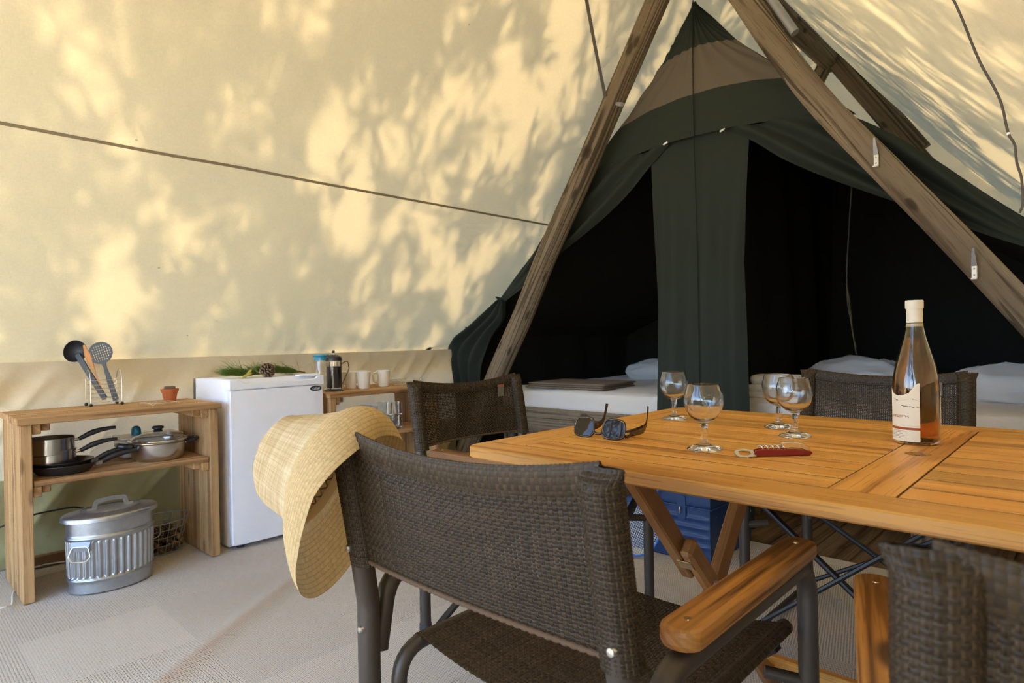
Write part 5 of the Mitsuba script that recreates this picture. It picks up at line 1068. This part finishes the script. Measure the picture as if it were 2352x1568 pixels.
for x in (-1.375, -1.86):
    m = hull(np.vstack([np.c_[x + .021 * np.cos(np.linspace(PI, 2 * PI, 12)), np.full(12, KY0 - .010 + dy), .200 + .018 * np.sin(np.linspace(PI, 2 * PI, 12))] for dy in (-.002, .002)] + [np.array([[x + s * .021, KY0 - .010 + dy, .29] for s in (-1, 1) for dy in (-.002, .002)])])); hk = put('hasp', m, 'mat_trunk', tk, smooth=30)
    put('staple', tube(fillet([(x, KY0 - .010, .212), (x, KY0 - .026, .214), (x, KY0 - .026, .240), (x, KY0 - .010, .242)], .008, 4), .0035, 8), 'mat_steel', hk)
def racket(label, M, loft):
    t = thing('badminton_racket', label, 'racket', 'badminton rackets'); place(t, M=M); a = np.arange(48) * 2 * PI / 48; A_, B_ = .092, .118
    put('frame', tube(np.stack([A_ * np.cos(a), B_ * np.sin(a), 0 * a], 1), .0045, 8, True), 'mat_racket_blue', t)
    W = []
    for q in np.arange(-.085, .0851, .0095): h = B_ * math.sqrt(max(0, 1 - (q / A_) ** 2)); W.append(rod([q, -h, 0], [q, h, 0], .0008, 5))
    for q in np.arange(-.112, .1121, .0095): h = A_ * math.sqrt(max(0, 1 - (q / B_) ** 2)); W.append(rod([-h, q, .0008], [h, q, .0008], .0008, 5))
    put('strings', cat(*W), 'mat_string', t, kind='stuff'); put('shaft', rod([0, -B_, 0], [0, -B_ - .19, 0], .004, 8), 'mat_racket_blue', t); put('grip', rod([0, -B_ - .19, 0], [0, -B_ - .36, 0], .0125, 10), 'mat_black', t)
racket('blue badminton racket leaning upright against the left part of the trunk', T4().translate([-1.535, 2.425, .125]).rotate([0, 0, 1], 8).rotate([1, 0, 0], 70).rotate([0, 0, 1], 180 - 18), 0)
racket('blue badminton racket with white strings lying on top of the trunk', T4().translate([-1.50, 2.615, KH + .006]).rotate([0, 0, 1], 75), 0)
# ================================================================ pine trees outside: they dapple the canvas and stand in the reflections
def build_trees():
    rng = np.random.default_rng(21)
    s = SUN; e1 = np.cross([0, 1, 0], s); e1 /= np.linalg.norm(e1); e2 = np.cross(s, e1)
    trunks = [(-6.6, -1.5, 'left'), (-6.9, 4.2, 'left'), (2.6, 7.9, 'right'), (2.9, 0.8, 'right'), (-4.6, 9.2, 'rear'), (-3.6, -7.5, 'front'), (-1.0, -10.5, 'front'), (1.6, -8.2, 'front'), (-6.0, -9.6, 'front'), (4.0, -5.2, 'front')]
    names = []
    for i, (x, y, w) in enumerate(trunks):
        t = thing('pine_tree', 'pine tree standing outside the tent, ' + ('nearest on the left side', 'farther back on the left side', 'behind the right rear corner', 'close to the right side', 'behind the rear end', 'left of centre before the entrance', 'farthest straight before the entrance', 'right of centre before the entrance', 'far left before the entrance', 'far right before the entrance')[i], 'tree', 'pine trees around the tent'); names.append(t)
        m = tube(interp_curve([(x, y, -0.2), (x + 0.1, y, 3), (x - 0.05, y + 0.1, 7), (x, y, 10.5)], 24), np.linspace(0.16, 0.05, 24), 12)
        put('trunk', m, 'mat_bark', t, smooth=True)
    # tufts of needles in crowns above the tent, clustered on boughs
    T = np.array([(x, y) for x, y, _ in trunks]); tufts = {i: [] for i in range(len(trunks))}
    base = np.array([-1.6, 2.6, 2.0]); n = 0
    while n < 5000:
        a, b = rng.uniform(-4.2, 4.6), rng.uniform(-5.4, 5.6)
        q = np.array([a, b, 0.0]); dens = meshkit.fbm(np.array([a * 0.8 + 4, b * 0.8 + 9, 0.3]), 2, 2) * 0.9 + 0.1 * meshkit.noise(np.array([a * 3, b * 3, 5.0]), 4)
        if rng.random() > np.clip((dens - 0.22) * 2.4, 0.12, 1): continue
        d = rng.uniform(3.8, 6.0); P = base + a * e1 + b * e2 + s * d
        i = int(np.argmin(np.hypot(T[:5, 0] - P[0], T[:5, 1] - P[1]))); tufts[i].append((P, rng)); n += 1
    for i in range(5, len(trunks)):
        for _ in range(170):
            z = rng.uniform(2.6, 10); r = 2.0 * (1 - (z - 2.6) / 9) * math.sqrt(rng.random()) + 0.2; a = rng.uniform(0, 2 * PI)
            tufts[i].append((np.array([T[i, 0] + r * math.cos(a), T[i, 1] + r * math.sin(a), z]), None))
    for i, L in tufts.items():
        if not L: continue
        V = []
        for P, near in L:
            bough = rng.normal(size=3); bough[2] = bough[2] * 0.5 + 0.2; bough /= np.linalg.norm(bough)
            k = 26 if near is not None else 16; size = 1.0 if near is not None else 1.7
            c = P + bough * rng.uniform(-0.16, 0.16, (k, 1)) * size + rng.normal(0, 0.035 * size, (k, 3))
            d = bough * 0.8 + rng.normal(0, 0.55, (k, 3)); d /= np.linalg.norm(d, axis=1, keepdims=True)
            w = np.cross(d, rng.normal(size=(k, 3))); w /= np.linalg.norm(w, axis=1, keepdims=True)
            l = rng.uniform(0.07, 0.12, (k, 1)) * size; wd = rng.uniform(0.010, 0.020, (k, 1)) * size
            V.append(np.stack([c - w * wd, c + w * wd, c + d * l], 1).reshape(-1, 3))
            V.append(np.stack([c - w * wd, c - d * l, c + w * wd], 1).reshape(-1, 3))
        V = np.vstack(V); F = np.arange(len(V)).reshape(-1, 3)
        put('needles', trimesh.Trimesh(V, F, process=False), 'mat_leaf', names[i], smooth=False, kind='stuff')
build_trees()
